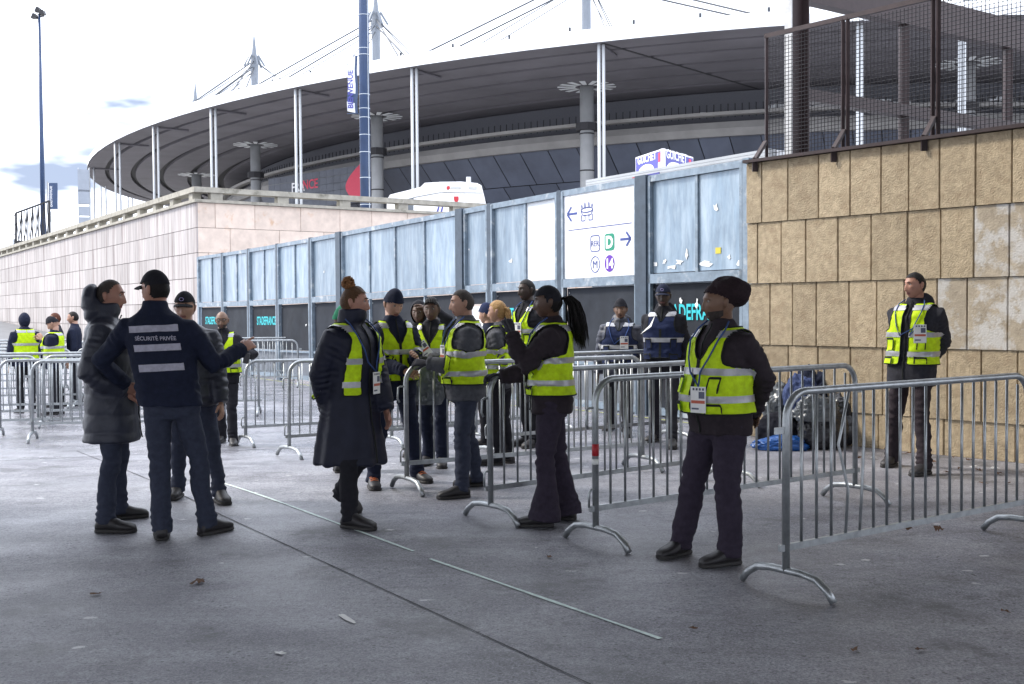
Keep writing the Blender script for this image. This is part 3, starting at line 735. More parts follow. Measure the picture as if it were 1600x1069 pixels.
V = [uB * a + Vector((0, 0, (HB + (b1t.z - b0t.z) * a / LB) * t)) + nB * .05 for a, t in pk] + [uB * LB + Vector((0, 0, b1t.z - b1b.z)) + nB * .05, uB * LB + nB * .05]
mb.prism(V, nB * .03); mb.build('pink_field', M_pink, bn)
text_on('lettering', 'FRA', uB * (LB * .34) + Vector((0, 0, HB * .50)) + nB * .1, uB, (0, 0, 1), 3.1, M_white, bn, .05)
text_on('lettering', 'NCE', uB * (LB * .475) + Vector((0, 0, HB * .53)) + nB * .1, uB, (0, 0, 1), 3.1, M_pink, bn, .05)

# ================================================================== street furniture behind the parapet
def put(px, Y, z=TZ): p = at(px, 480, Y); return Vector((p.x, p.y, z))
# navy pole
bp_ = put(573, 52); pole = empty('banner_pole', bp_, 0, 'thick navy blue steel pole with pale rings rising out of the picture', 'pole')
MB().tube([(0, 0, 0), (0, 0, 9), (0, 0, 17)], [.25, .245, .235], 16).build('pole_shaft', M_blue, pole, smooth_=True)
for py in (24, 76, 86, 148, 170, 184, 211, 238, 278, 320):
    z = at(573, py, 52).z - TZ
    MB().tube([(0, 0, z - .015), (0, 0, z + .015)], .262, 16).build('ring', pm('pale_ring', (.45, .5, .55), .4), pole)
MB().bar((.20, -.17, 0), (.20, -.17, 16.5), .03, .03).build('cable_strip', pm('pale_ring', (.45, .5, .55)), pole)
fl = empty('hanging_banner', bp_ + Vector((-.3, -.05, 0)), 0, 'narrow white and navy vertical banner hanging beside the navy pole', 'banner')
za, zb = at(550, 88, 52).z - TZ, at(550, 178, 52).z - TZ
V = []; n_ = 12
for i in range(n_ + 1):
    for a in (0, .25, .5, .75, 1): V.append((-.48 * a - .02 * math.sin(i * .9), -.06 - .16 * a * math.sin(.8 + i * .5) + .1 * a, zb + (za - zb) * i / n_ - .1 * a * (1 if i > n_ / 2 else -1)))
Fq = [(i * 5 + j, i * 5 + j + 1, (i + 1) * 5 + j + 1, (i + 1) * 5 + j) for i in range(n_) for j in range(4)]
mb = MB(); mb.add(V, Fq); mb.m = [1 if (k % 4) < 1 or (k // 4) in (2, 3) else 0 for k in range(len(Fq))]
mb.build('cloth', [M_whiteb, M_blue], fl, smooth_=True)
for z in (za, zb): MB().bar((-.5, -.05, z), (.2, 0, z), .03, .03).build('banner_arm', M_blue, fl)
text_on('lettering', 'BIENVENUE', Vector((-.20, -.22, zb + .2)), (0, 0, 1), (-1, 0, 0), .34, M_bluep, fl, .01, 'LEFT')
# tall lamp post on the left
lp_ = put(70, 80); lamp = empty('street_lamp', lp_, 0, 'very tall dark lamp post with small floodlights on its top at the far left', 'lamp post')
hL = at(67, 22, 80).z - TZ
MB().tube([(0, 0, 0), (0, 0, hL)], [.2, .09], 12).build('pole_shaft', M_blue, lamp, smooth_=True)
MB().bar((-.35, 0, hL - .25), (.35, 0, hL - .15), .08, .08).build('cross_arm', M_black, lamp)
for dx, dz in ((-.32, -.2), (-.05, .25), (.25, .05)):
    f_ = MB(); f_.prism([(dx - .22, -.25, hL + dz - .12), (dx + .2, -.25, hL + dz - .12), (dx + .12, -.25, hL + dz + .18), (dx - .05, -.25, hL + dz + .24)], (0, .45, 0)); f_.build('floodlight', M_black, lamp)
# small banner sign by the lamp
bs = empty('pole_banner', put(86, 79), 0, 'small navy banner on a pole beside the tall lamp post', 'banner')
z0, z1 = at(86, 327, 79).z - TZ, at(86, 286, 79).z - TZ
MB().bar((-.38, 0, 0), (-.38, 0, z1 + .1), .06, .06).build('pole_shaft', M_rustl, bs)
mb = MB(); mb.box((0, 0, (z0 + z1) / 2), (.66, .05, z1 - z0)); mb.build('cloth', M_blue, bs)
mb = MB(); mb.box((.02, -.03, z0 - .55), (.68, .05, .75)); mb.build('sign_plate', M_whiteb, bs)
mb = MB(); mb.box((-.29, -.03, (z0 + z1) / 2), (.05, .03, z1 - z0)); mb.build('white_edge', M_white, bs)
text_on('lettering', 'Bienvenue', Vector((-.04, -.03, z0 + .15)), (0, 0, 1), (-1, 0, 0), .36, M_white, bs, .0, 'LEFT')
# billboard truss frame
bt = empty('billboard_frame', put(40, 77), 0, 'black lattice billboard frame with propping struts behind the left parapet', 'billboard')
P0, P1 = at(25, 380, 77) - Vector((bt.location)), at(78, 372, 77) - Vector((bt.location))
T0, T1 = at(25, 333, 77) - bt.location, at(77, 314, 77) - bt.location
for a, b in ((P0, P1), (T0, T1), (P0, T0), (P1, T1)): MB().bar(a, b, .12, .10).build('frame_bar', M_black, bt)
n_ = 12
for i in range(n_):
    a, b = i / n_, (i + 1) / n_
    MB().bar(P0.lerp(P1, a), T0.lerp(T1, b if i % 2 else a), .05, .05).build('lattice_bar', M_black, bt)
    MB().bar(P0.lerp(P1, b), T0.lerp(T1, a), .04, .04).build('lattice_bar', M_black, bt)
for q in (0, .33, .66): MB().bar(T0.lerp(P0, q), Vector((P0.x - 2.4, P0.y, P0.z - 1.1 - q)), .05, .05).build('strut', M_rustl, bt)
MB().box((P0 + P1) / 2 + Vector((.1, 0, -.35)), (2.5, .3, .7)).build('base', M_black, bt)
MB().box(P0 + Vector((-.7, 0, -.3)), (1.2, .3, 1.2)).build('side_board', M_whiteb, bt)
# stack of white speaker boxes on a mast
sk = empty('loudspeaker_mast', put(134, 120), 0, 'mast with four white boxes stacked one over another left of the stadium', 'loudspeaker')
for py in (283, 308, 330, 347):
    z = at(134, py, 120).z - TZ; hh = (38, 24, 15, 16)[(283, 308, 330, 347).index(py)] / F * 120 * .9
    mb = MB(); mb.box((0, 0, z), (1.15, .9, hh), Matrix.Rotation(R(20), 3, 'Z')); mb.build('speaker_box', pm('pale_grey_box', (.26, .29, .34), .5, 0, .1, 1), sk)
for dx in (-.6, .6): MB().bar((dx, .1, 0), (dx, .1, at(134, 262, 120).z - TZ), .07, .07).build('mast_leg', M_tie, sk)
# railing behind the hoarding, right of the van
rl = empty('railing', put(800, 60), 0, 'thin dark railing standing between the white van and the ticket kiosk', 'railing')
for z in (.5, 1.05): MB().bar((-4.5, 0, z + .3), (5.5, 0, z + .3), .04, .04).build('rail', M_black, rl)
for i in range(9): MB().bar((-4.5 + 1.25 * i, 0, 0), (-4.5 + 1.25 * i, 0, 1.35), .05, .05).build('post', M_black, rl)
asg = empty('arrow_sign', put(876, 30), 0, 'small purple sign with a white up arrow left of the kiosk roof', 'sign')
z = at(876, 302, 30).z - TZ; MB().box((.12, 0, z - .1), (.5, .04, .24)).build('board', M_purple, asg); MB().bar((.1, .05, -1), (.1, .05, z), .04, .04).build('post', M_black, asg)
A2 = Plane2((-.05, -.025, z - .14), (1, 0, 0), (0, 0, 1), (0, -1, 0)); A2.flat('arrow', [stroke((0, -.05), (0, .16), .03), stroke((0, .16), (-.07, .09), .03), stroke((0, .16), (.07, .09), .03)], .001, M_white, asg)

# ---- white van
VY = 50.0
v0 = at(605, 330, VY); van = empty('parked_van', (v0.x, VY, TZ), 0, 'white high-roofed police van with a red crest parked on the terrace behind the parapet', 'van')
def vp(px, py): p = at(px, py, VY); return (p.x - v0.x, p.z - TZ)
prof = [vp(604, 332), vp(604, 313), vp(609, 304), vp(620, 301), vp(640, 296), vp(656, 292), vp(663, 285), vp(690, 283.5), vp(720, 283), vp(745, 285.5), vp(752, 289), vp(757, 308), vp(760, 325), vp(760, 350)]
zlow = .35; prof = prof[:-1] + [(prof[-1][0], zlow), (prof[0][0], zlow)]
mb = MB(); secs = [(0.0, .10), (.10, .0), (1.9, .0), (2.0, .10)]; V = []
cxm = sum(p[0] for p in prof) / len(prof)
for yy, ins in secs:
    for x, z in prof:
        zz = z; k = smooth((z - 1.2) / 1.4) * .18
        V.append((x + (cxm - x) * ins * .12, yy + (k if yy < 1 else -k), zlow + (zz - zlow) * (1 - ins * .12)))
n_ = len(prof); Fq = [tuple(range(n_)), tuple(range(4 * n_ - 1, 3 * n_ - 1, -1))] + [(s * n_ + i, s * n_ + (i + 1) % n_, (s + 1) * n_ + (i + 1) % n_, (s + 1) * n_ + i) for s in range(3) for i in range(n_)]
mb.add(V, Fq); mb.build('body', M_vanw, van)
def vflat(name, pts, mat, y=-.012, lift=.0):
    mb = MB(); q = [vp(*p) for p in pts]
    V = [Vector((x, y + smooth((z - 1.2) / 1.4) * .18, z)) for x, z in q]; mb.prism(V, (0, .02, 0)); return mb.build(name, mat, van)
M_seam = pm('van_seam_grey', (.16, .17, .18), .6)
vflat('side_window', [(622, 331), (622, 315), (646, 308.5), (646, 331)], pm('van_window_grey', (.10, .115, .135), .2))
vflat('vent', [(704, 291), (720, 291), (720, 295), (704, 295)], pm('van_vent_grey', (.45, .46, .45), .5)); vflat('vent', [(732, 291), (745, 292), (745, 296), (732, 295)], pm('van_vent_grey', (.45, .46, .45), .5))
vflat('crest', [(709, 307), (716.5, 307), (716.5, 313), (713, 318), (709.5, 313)], M_red)
vflat('emblem', [(698, 291), (702, 290), (703, 294), (700, 297), (697.5, 295)], M_red)
for dx in (0, 6): vflat('stripe', [(681 + dx, 335), (686 + dx, 318), (688 + dx, 318), (684 + dx, 335)], M_bluep)
vflat('seam', [(646, 308), (690, 300), (691, 300.6), (646, 309.2)], M_seam); vflat('seam', [(691, 300), (754, 301), (754, 301.7), (691, 301.1)], M_seam)
for px in (640, 725):
    x, _ = vp(px, 320); MB().tube([(x, -.02, .34), (x, .2, .34)], .34, 16).build('wheel', M_rubber, van); MB().tube([(x, 1.8, .34), (x, 2.02, .34)], .34, 16).build('wheel', M_rubber, van)
x, z = vp(731, 284); MB().tube([(x, .9, z - .02), (x, .9, z + .32)], .11, 10).build('beacon', pm('clear_beacon', (.5, .52, .55), .15), van)
x, z = vp(693, 284); MB().box((x, 1, z + .03), (.5, .3, .12)).build('roof_hatch', M_vanw, van)
vw = empty('parked_car', at(598, 334, 47) * 1, 0, None, None)
bpy.data.objects.remove(vw)

# ================================================================== crowd barriers
BH = 1.08
bar_me = {}
def barrier(p0, p1, label, hooks=True, bent=(), sticker=False, lug=True):
    p0, p1 = Vector(p0), Vector(p1); d = p1 - p0; Ln = Vector((d.x, d.y)).length; sl = (p1.z - p0.z) / Ln
    root = empty('crowd_barrier', p0, math.atan2(d.y, d.x), label, 'barrier', 'steel crowd barriers')
    root.rotation_euler.y = -math.atan(sl)
    r = .021; cr_ = .15; Z = Vector((0, 0, 1)); X = Vector((1, 0, 0))
    pts = [Vector((0, 0, .11))] + arc((cr_, 0, BH - cr_ - r), X, Z, cr_, math.pi, math.pi / 2, 7) + arc((Ln - cr_, 0, BH - cr_ - r), X, Z, cr_, math.pi / 2, 0, 7) + [Vector((Ln, 0, .11))]
    MB().tube(pts, r, 10).build('frame', M_galv, root, smooth_=True)
    MB().bar((-.05, 0, .24), (Ln + .05, 0, .24), .02, .036).build('bottom_rail', M_galv, root)
    nb_ = max(4, int(round(Ln / .125)))
    if 'bar' not in bar_me: bar_me['bar'] = MB().tube([(0, 0, .25), (0, 0, BH - .03)], .0085, 6).mesh('bar', M_galv, True)
    for i in range(1, nb_):
        x = Ln * i / nb_; o = None
        if i in bent:
            o = MB().tube([(0, 0, .25), (.02, .0, .5), (.05 * (1 if i % 2 else -1), .01, .75), (.03, 0, BH - .03)], .0085, 6).build('bar', M_galv, root, smooth_=True, loc=(x, 0, 0))
            tag(o, 'bent bar')
        else:
            o = link('bar', bar_me['bar'], root, (x, 0, 0))
            if x < cr_ or x > Ln - cr_: o.scale.z = .955
    if 'foot' not in bar_me:
        bar_me['foot'] = MB().tube([(0, -.31, .012), (0, -.27, .06), (0, -.2, .105), (0, -.1, .118), (0, .1, .118), (0, .2, .105), (0, .27, .06), (0, .31, .012)], .021, 8).mesh('foot', M_galv, True)
        bar_me['hook'] = MB().tube([(0, 0, .88), (-.05, 0, .88), (-.07, 0, .87), (-.075, 0, .78), (-.06, 0, .75)], .008, 6).tube([(0, 0, .36), (-.04, 0, .36), (-.055, 0, .34), (-.055, 0, .25)], .008, 6).mesh('hook', M_galv, True)
        bar_me['lug'] = MB().box((0, 0, .86), (.11, .012, .035)).mesh('lug', M_galv)
    for x in (0.0, Ln): link('foot', bar_me['foot'], root, (x, 0, 0))
    if hooks: link('hook', bar_me['hook'], root)
    else: link('lug', bar_me['lug'], root, (-.03, 0, 0))
    link('lug', bar_me['lug'], root, (Ln + .03, 0, 0))
    if sticker:
        MB().tube([(0, 0, .575), (0, 0, .65)], .0225, 10).build('red_sticker', M_red, root, smooth_=True)
        MB().tube([(0, 0, .52), (0, 0, .555)], .0222, 10).build('pale_sticker', M_paper, root, smooth_=True)
    return root
A0 = ground(1228, 926); A1 = gp(1607, 7.15)
barrier(A0, A1, 'nearest barrier at the right edge with two bent bars', hooks=False, bent=(4, 5))
B0 = ground(931, 853); B1 = ground(1336, 783)
barrier(B0, B1, 'barrier with a red sticker on its left post', sticker=True)
C0 = ground(767, 815); C1 = gp(1142, 9.45)
barrier(C0, C1, 'barrier the ponytailed woman rests her glove on')
D0 = ground(636, 769); D1 = ground(1004, 733)
barrier(D0, D1, 'barrier beside the grey-haired man, below his clasped gloves')
E0 = ground(452, 716); barrier(E0, E0 + Vector((2.0, 1.5, -.03)), 'barrier just left of the woman with the hair bun')
F0 = ground(384, 697); barrier(F0, F0 + Vector((2.1, 1.35, -.03)), 'barrier starting just right of the bald man in glasses')
Gq = gp(764, 11.3); barrier(Gq, Gq + Vector((2.1, 1.4, 0)), 'barrier in front of the tall man, behind the ponytailed woman')
G2 = gp(610, 13.2); barrier(G2, G2 + Vector((2.1, 1.35, 0)), 'farthest barrier behind the woman with braids')
H0 = ground(51, 690); barrier(H0, H0 + Vector((2.4, .55, -.02)), 'barrier at the left edge behind the man in the long coat', hooks=False)
H1 = ground(6, 684); barrier(H1 - Vector((.05, 0, 0)), H1 + Vector((2.4, .75, -.02)), 'leftmost barrier, just behind the front one at the left edge', hooks=False)
for i, (Y, x0) in enumerate(((16.3, -9.6), (17.6, -9.2), (19.6, -10.4), (21.5, -11.0), (24.0, -12.4), (26.5, -13.0))):
    for k in range(2 if i < 4 else 3):
        p = Vector((x0 + k * 2.55, Y + k * .35, -.2)); q = p + Vector((2.45, .35, 0))
        if q.x > -3.0 and Y < 18: continue
        barrier(p, q, 'far-left queue barrier, %s row counted from the front, %s in its row' % (('nearest', 'second', 'third', 'fourth', 'fifth', 'sixth')[i], ('leftmost', 'second from left', 'third from left')[k]), hooks=False)

# ================================================================== PEOPLE
def sinnoise(P, sc, seed, aniso=(1, 1, 1)):
    r_ = np.random.default_rng(seed); Q = P * np.array(aniso) * sc; s = np.zeros(len(P))
    for k in range(6):
        d = r_.normal(size=3); d /= np.linalg.norm(d); e = r_.normal(size=3); e /= np.linalg.norm(e)
        s += np.sin(Q @ d * (.7 + .3 * k) + r_.uniform(0, 6) + 1.4 * np.sin(Q @ e * .6 + r_.uniform(0, 6)))
    return s / 6
def me_np(me):
    n = len(me.vertices); a = np.empty(n * 3); me.vertices.foreach_get('co', a); b = np.empty(n * 3); me.vertices.foreach_get('normal', b)
    return a.reshape(-1, 3), b.reshape(-1, 3)
def set_np(me, P): me.vertices.foreach_set('co', P.ravel()); me.update()
def remesh(name, mb, voxel, it=5, fac=.5):
    me = bpy.data.meshes.new(name); me.from_pydata(mb.v, [], mb.f); b = bmesh.new(); b.from_mesh(me); bmesh.ops.recalc_face_normals(b, faces=b.faces); b.to_mesh(me); b.free()
    ob = bpy.data.objects.new('tmp', me); COL.objects.link(ob)
    m = ob.modifiers.new('r', 'REMESH'); m.mode = 'VOXEL'; m.voxel_size = voxel; m.use_smooth_shade = True
    if it: s = ob.modifiers.new('s', 'SMOOTH'); s.factor = fac; s.iterations = it
    dg = bpy.context.evaluated_depsgraph_get(); dg.update()
    out = bpy.data.meshes.new_from_object(ob.evaluated_get(dg)); out.name = name
    bpy.data.objects.remove(ob); bpy.data.meshes.remove(me)
    out.polygons.foreach_set('use_smooth', [True] * len(out.polygons)); return out
def build_pieces(mb, name, mt, par):
    """one object for each connected piece"""
    lab = list(range(len(mb.v)))
    def find(i):
        while lab[i] != i: lab[i] = lab[lab[i]]; i = lab[i]
        return i
    for f in mb.f:
        r0 = find(f[0])
        for i in f[1:]: lab[find(i)] = r0
    grp = {}
    for f in mb.f: grp.setdefault(find(f[0]), []).append(f)
    last = None
    for fs in grp.values():
        m2 = MB(); ids = sorted({i for f in fs for i in f}); mp_ = {i: k for k, i in enumerate(ids)}; m2.add([mb.v[i] for i in ids], [tuple(mp_[i] for i in f) for f in fs])
        last = m2.build(name, mt, par, smooth_=True, fix=False)
    return last
def loft(rings, n=28, e=2.4):
    """rings: (centre, half-width vector, half-depth vector)"""
    V = []; Fc = []
    for c, a, b in rings:
        c, a, b = Vector(c), Vector(a), Vector(b)
        for j in range(n):
            t = 2 * math.pi * j / n; ct, st_ = math.cos(t), math.sin(t)
            V.append(c + a * (math.copysign(abs(ct) ** (2 / e), ct)) + b * (math.copysign(abs(st_) ** (2 / e), st_)))
    k = len(rings)
    for i in range(k - 1):
        for j in range(n): Fc.append((i * n + j, i * n + (j + 1) % n, (i + 1) * n + (j + 1) % n, (i + 1) * n + j))
    Fc += [tuple(range(n - 1, -1, -1)), tuple(range((k - 1) * n, k * n))]
    return V, Fc
def ik(S, W, l1, l2, hint):
    S, W, hint = Vector(S), Vector(W), Vector(hint); v = W - S; d = v.length
    if d > l1 + l2 - .0008: W = S + v * ((l1 + l2 - .0008) / d); v = W - S; d = v.length
    if d < abs(l1 - l2) + .02: d = abs(l1 - l2) + .02
    u = v.normalized(); a = (l1 * l1 - l2 * l2 + d * d) / (2 * d); h = math.sqrt(max(0, l1 * l1 - a * a))
    p = hint - u * hint.dot(u); p = p.normalized() if p.length > 1e-4 else Vector((0, -1, 0))
    return S + u * a + p * h, W

def cloth_mat(name, col, rough=.85, sheen=.0, scale=30, bump=.55, bs=22, spec=.2):
    return pm('cloth_' + name, col, rough, 0, .18, scale, bump, bs, coord='obj', spec=spec)
C_black = cloth_mat('black', (.016, .016, .021)); C_char = cloth_mat('charcoal', (.030, .030, .038)); C_navy = cloth_mat('navy', (.013, .017, .036))
C_puff = cloth_mat('puffer', (.030, .033, .050), .45, 0, 12, .3, 40, .4); C_slate = cloth_mat('slate_trousers', (.036, .042, .066)); C_plum = cloth_mat('dark_plum', (.036, .028, .044))
C_brown = cloth_mat('brown_black', (.030, .023, .028)); C_grey = cloth_mat('grey_jacket', (.085, .088, .10)); C_rain = cloth_mat('rain_coat', (.014, .016, .032), .55, 0, 10, .5, 16, .25)
C_hi = cloth_mat('hi_vis', (.54, .76, .010), .6, 0, 20, .2, 200); C_refl = pm('reflective_tape', (.40, .40, .42), .35, .3, .1, 40, .1, 200, coord='obj')
C_blue = cloth_mat('blue_vest', (.017, .025, .068)); C_pipe = cloth_mat('piping', (.02, .022, .02)); C_maroon = cloth_mat('dark_maroon_knit', (.026, .016, .019), .9, 0, 60, .6, 120)
C_glove = cloth_mat('grey_glove', (.05, .05, .06)); C_patch = cloth_mat('white_tape', (.40, .39, .46), .5)
C_shoe = pm('dark_shoe', (.022, .020, .022), .5, 0, .2, 20, .2, 100, coord='obj'); C_sole = pm('shoe_sole', (.035, .033, .033), .8); C_oran = pm('orange_laces', (.5, .12, .03), .6)
C_hairb = cloth_mat('black_hair', (.012, .010, .010), .5, 0, 60, .8, 160); C_hairbr = cloth_mat('brown_hair', (.10, .052, .025), .55, 0, 60, .8, 160); C_hairbl = cloth_mat('blond_hair', (.42, .25, .10), .5, 0, 60, .8, 160)
C_hairgr = cloth_mat('grey_brown_hair', (.055, .045, .04), .6, 0, 60, .7, 160); C_hairred = cloth_mat('reddish_hair', (.10, .035, .02), .6, 0, 60, .7, 160)
M_eye = pm('eye_white', (.30, .28, .26), .4); M_iris = pm('dark_iris', (.015, .010, .008), .2); M_lens = pm('glasses_lens', (.03, .03, .035), .05)
C_blkpanel = pm('badge_dark_print', (.08, .09, .14), .5); C_badgered = pm('badge_red_print', (.50, .10, .05), .5); C_lany = cloth_mat('lanyard_blue', (.05, .09, .24))
def skin(name, col): return pm('skin_' + name, col, .5, 0, .12, 18, .1, 90, coord='obj')
S_fair = skin('fair', (.42, .235, .165)); S_pink = skin('ruddy', (.40, .20, .14)); S_dark = skin('dark_brown', (.095, .050, .032)); S_mid = skin('brown', (.17, .092, .056)); S_deep = skin('deep_brown', (.042, .024, .018))
def lipm(s): return pm('lips_' + s.name, (.22, .08, .07) if s in (S_fair, S_pink) else (.10, .04, .035), .4)

# ---------------------------------------------------------------- head shape
def head_fn(d, s=1.0, female=False):
    """unit directions (n,3) -> head surface; face towards +Y; origin at the head centre (half height .115)"""
    x, y, z = d[:, 0] * .076, d[:, 1] * .097, d[:, 2] * .116
    low = np.clip(-z / .116, 0, 1)
    x = x * (1 - .30 * low ** 1.6 * (y > -.02) - .12 * low * (y <= -.02))
    y = np.where((z < -.02) & (y < 0), y * (1 - .35 * np.clip((-z - .02) / .09, 0, 1)), y)
    y = np.where((z < -.03) & (y > 0), y + .010 * np.clip((-z - .03) / .05, 0, 1) * np.clip(y / .05, 0, 1), y)
    x = x * (1 + .05 * np.exp(-((z - .05) / .05) ** 2) * (y < .03))
    f = np.clip(y / .05, 0, 1)
    g = lambda a, m, q: np.exp(-((a - m) / q) ** 2)
    ax = np.abs(x)
    nz_ = np.clip((.030 - z) / .060, 0, 1) * (z > -.036) + np.clip((z + .046) / .010, 0, 1) * (z <= -.036)
    nz_ = np.where(z > .03, 0, nz_)
    wn = .0085 + .010 * np.clip((.01 - z) / .045, 0, 1)
    y = y + f * .027 * nz_ * np.exp(-(x / wn) ** 2)
    y = y - f * .010 * g(ax, .031, .016) * g(z, .020, .013)
    y = y + f * (.002 if female else .005) * g(z, .040, .010) * (ax < .055)
    y = y + f * .004 * g(ax, .045, .015) * g(z, -.012, .018)
    y = y + f * .0065 * np.exp(-(x / .022) ** 2) * (g(z, -.054, .006) + 1.1 * g(z, -.067, .007)) - f * .003 * np.exp(-(x / .024) ** 2) * g(z, -.0605, .003)
    y = y + f * (.006 if female else .009) * np.exp(-(x / .022) ** 2) * g(z, -.094, .016)
    return np.stack([x, y, z], 1) * s
def head_dirs():
    nl, nt_ = 56, 48; V = []
    for i in range(1, nt_):
        t = math.pi * i / nt_
        for j in range(nl):
            q = 2 * math.pi * j / nl; q = q - .42 * math.sin(q - math.pi / 2 + math.pi) * -1 if False else q
            a = math.pi / 2 + (q - math.pi) * (1 - .35 * math.cos((q - math.pi) / 2) ** 2 * 1.0)
            V.append((math.sin(t) * math.cos(a), math.sin(t) * math.sin(a), math.cos(t)))
    V += [(0, 0, 1), (0, 0, -1)]
    Fc = [((i) * nl + j, (i) * nl + (j + 1) % nl, (i + 1) * nl + (j + 1) % nl, (i + 1) * nl + j) for i in range(nt_ - 2) for j in range(nl)]
    T, B = len(V) - 2, len(V) - 1
    Fc += [(T, (j + 1) % nl, j) for j in range(nl)] + [(B, (nt_ - 2) * nl + j, (nt_ - 2) * nl + (j + 1) % nl) for j in range(nl)]
    return np.array(V), Fc
HD, HF = head_dirs()
def scalp_thr(P, front=.066, back=-.062):
    P = P + .004 * np.stack([sinnoise(P, 150, 5), sinnoise(P, 170, 6), sinnoise(P, 140, 8)], 1)
    t = np.clip((P[:, 1] + .03) / .085, 0, 1); t = t * t * (3 - 2 * t)
    return back + (front - back) * t
def head_patch(keep, scale, s, noise=0, seed=0, fn=None, female=False, minz=None):
    P = head_fn(HD, s, female); k = keep(P / s); Q = P * scale
    if noise: Q = Q * (1 + noise * sinnoise(Q, 60, seed))[:, None]
    if fn is not None: Q = fn(Q)
    mb = MB(); idx = {}; 
    for f in HF:
        if all(k[i] for i in f):
            for i in f:
                if i not in idx: idx[i] = len(mb.v); mb.v.append(tuple(Q[i]))
            mb.f.append(tuple(idx[i] for i in f)); mb.m.append(0)
    return mb
def hand_geo(mb, W, fd, pn, side, curl=.5, m=0, s=1.0, point=False):
    """palm and five fingers: W wrist, fd finger direction, pn palm normal, side +1 when the thumb leaves along fd x pn"""
    W, fd, pn = Vector(W), Vector(fd).normalized(), Vector(pn); pn = (pn - fd * pn.dot(fd)).normalized(); ac = fd.cross(pn) * side
    mb.add(*loft([(W - fd * .03 * s, ac * .026 * s, pn * .020 * s), (W, ac * .029 * s, pn * .017 * s), (W + fd * .04 * s, ac * .039 * s, pn * .015 * s), (W + fd * .085 * s, ac * .041 * s, pn * .012 * s), (W + fd * .095 * s, ac * .036 * s, pn * .008 * s)], 14, 2.6), m)
    for k, (off, ln) in enumerate(((.030, .070), (.010, .079), (-.010, .074), (-.029, .058))):
        c = curl if not (point and k == 0) else .05
        p = W + fd * .078 * s + ac * off * s; pts = [p]; a = c * .5
        for seg in (.47, .30, .23):
            dv = fd * math.cos(a) + pn * math.sin(a); p = p + dv * ln * seg * s; pts.append(p); a += c * .8
        mb.tube(pts, [.0098 * s, .0092 * s, .0082 * s, .0062 * s], 7, m)
    t0 = W + fd * .022 * s + ac * .026 * s; d1 = (fd * .62 + ac * .62 + pn * .35).normalized(); d2 = (fd * .9 + ac * .15 + pn * .4).normalized()
    mb.tube([t0 - d1 * .01 * s, t0 + d1 * .034 * s, t0 + d1 * .034 * s + d2 * .03 * s, t0 + d1 * .034 * s + d2 * .052 * s], [.013 * s, .011 * s, .0098 * s, .007 * s], 7, m)

TORSO = [(.46, .186, .136, 0), (.53, .190, .140, 0), (.60, .180, .132, .004), (.68, .190, .132, .010), (.74, .202, .134, .010), (.785, .203, .122, .002), (.812, .186, .106, -.006), (.832, .148, .090, -.010), (.848, .104, .080, -.010), (.868, .070, .072, -.002), (.893, .067, .068, .008)]
pcount = [0]
def folds(P, Nn, J, axis, width, wl, amp, seed, side=None):
    """cloth folds around a joint: diagonal ridges fading away from it"""
    ax_ = np.array(Vector(axis).normalized()); D = P - np.array(J); t = D @ ax_; rad = D - t[:, None] * ax_
    r_ = np.linalg.norm(rad, axis=1) + 1e-6
    u = np.cross(ax_, np.array([.3, 1, .2])); u /= np.linalg.norm(u); v = np.cross(ax_, u)
    an = np.arctan2(rad @ v, rad @ u)
    w_ = np.exp(-(t / width) ** 2) * (r_ < .16)
    ph = 2 * math.pi * t / wl + 1.3 * np.sin(an + seed) + .9 * sinnoise(P, 8, seed)
    f = np.sin(ph); f = np.sign(f) * np.abs(f) ** .75
    return amp * w_ * f * (.55 + .45 * np.sin(an * 2 + seed * 1.7))
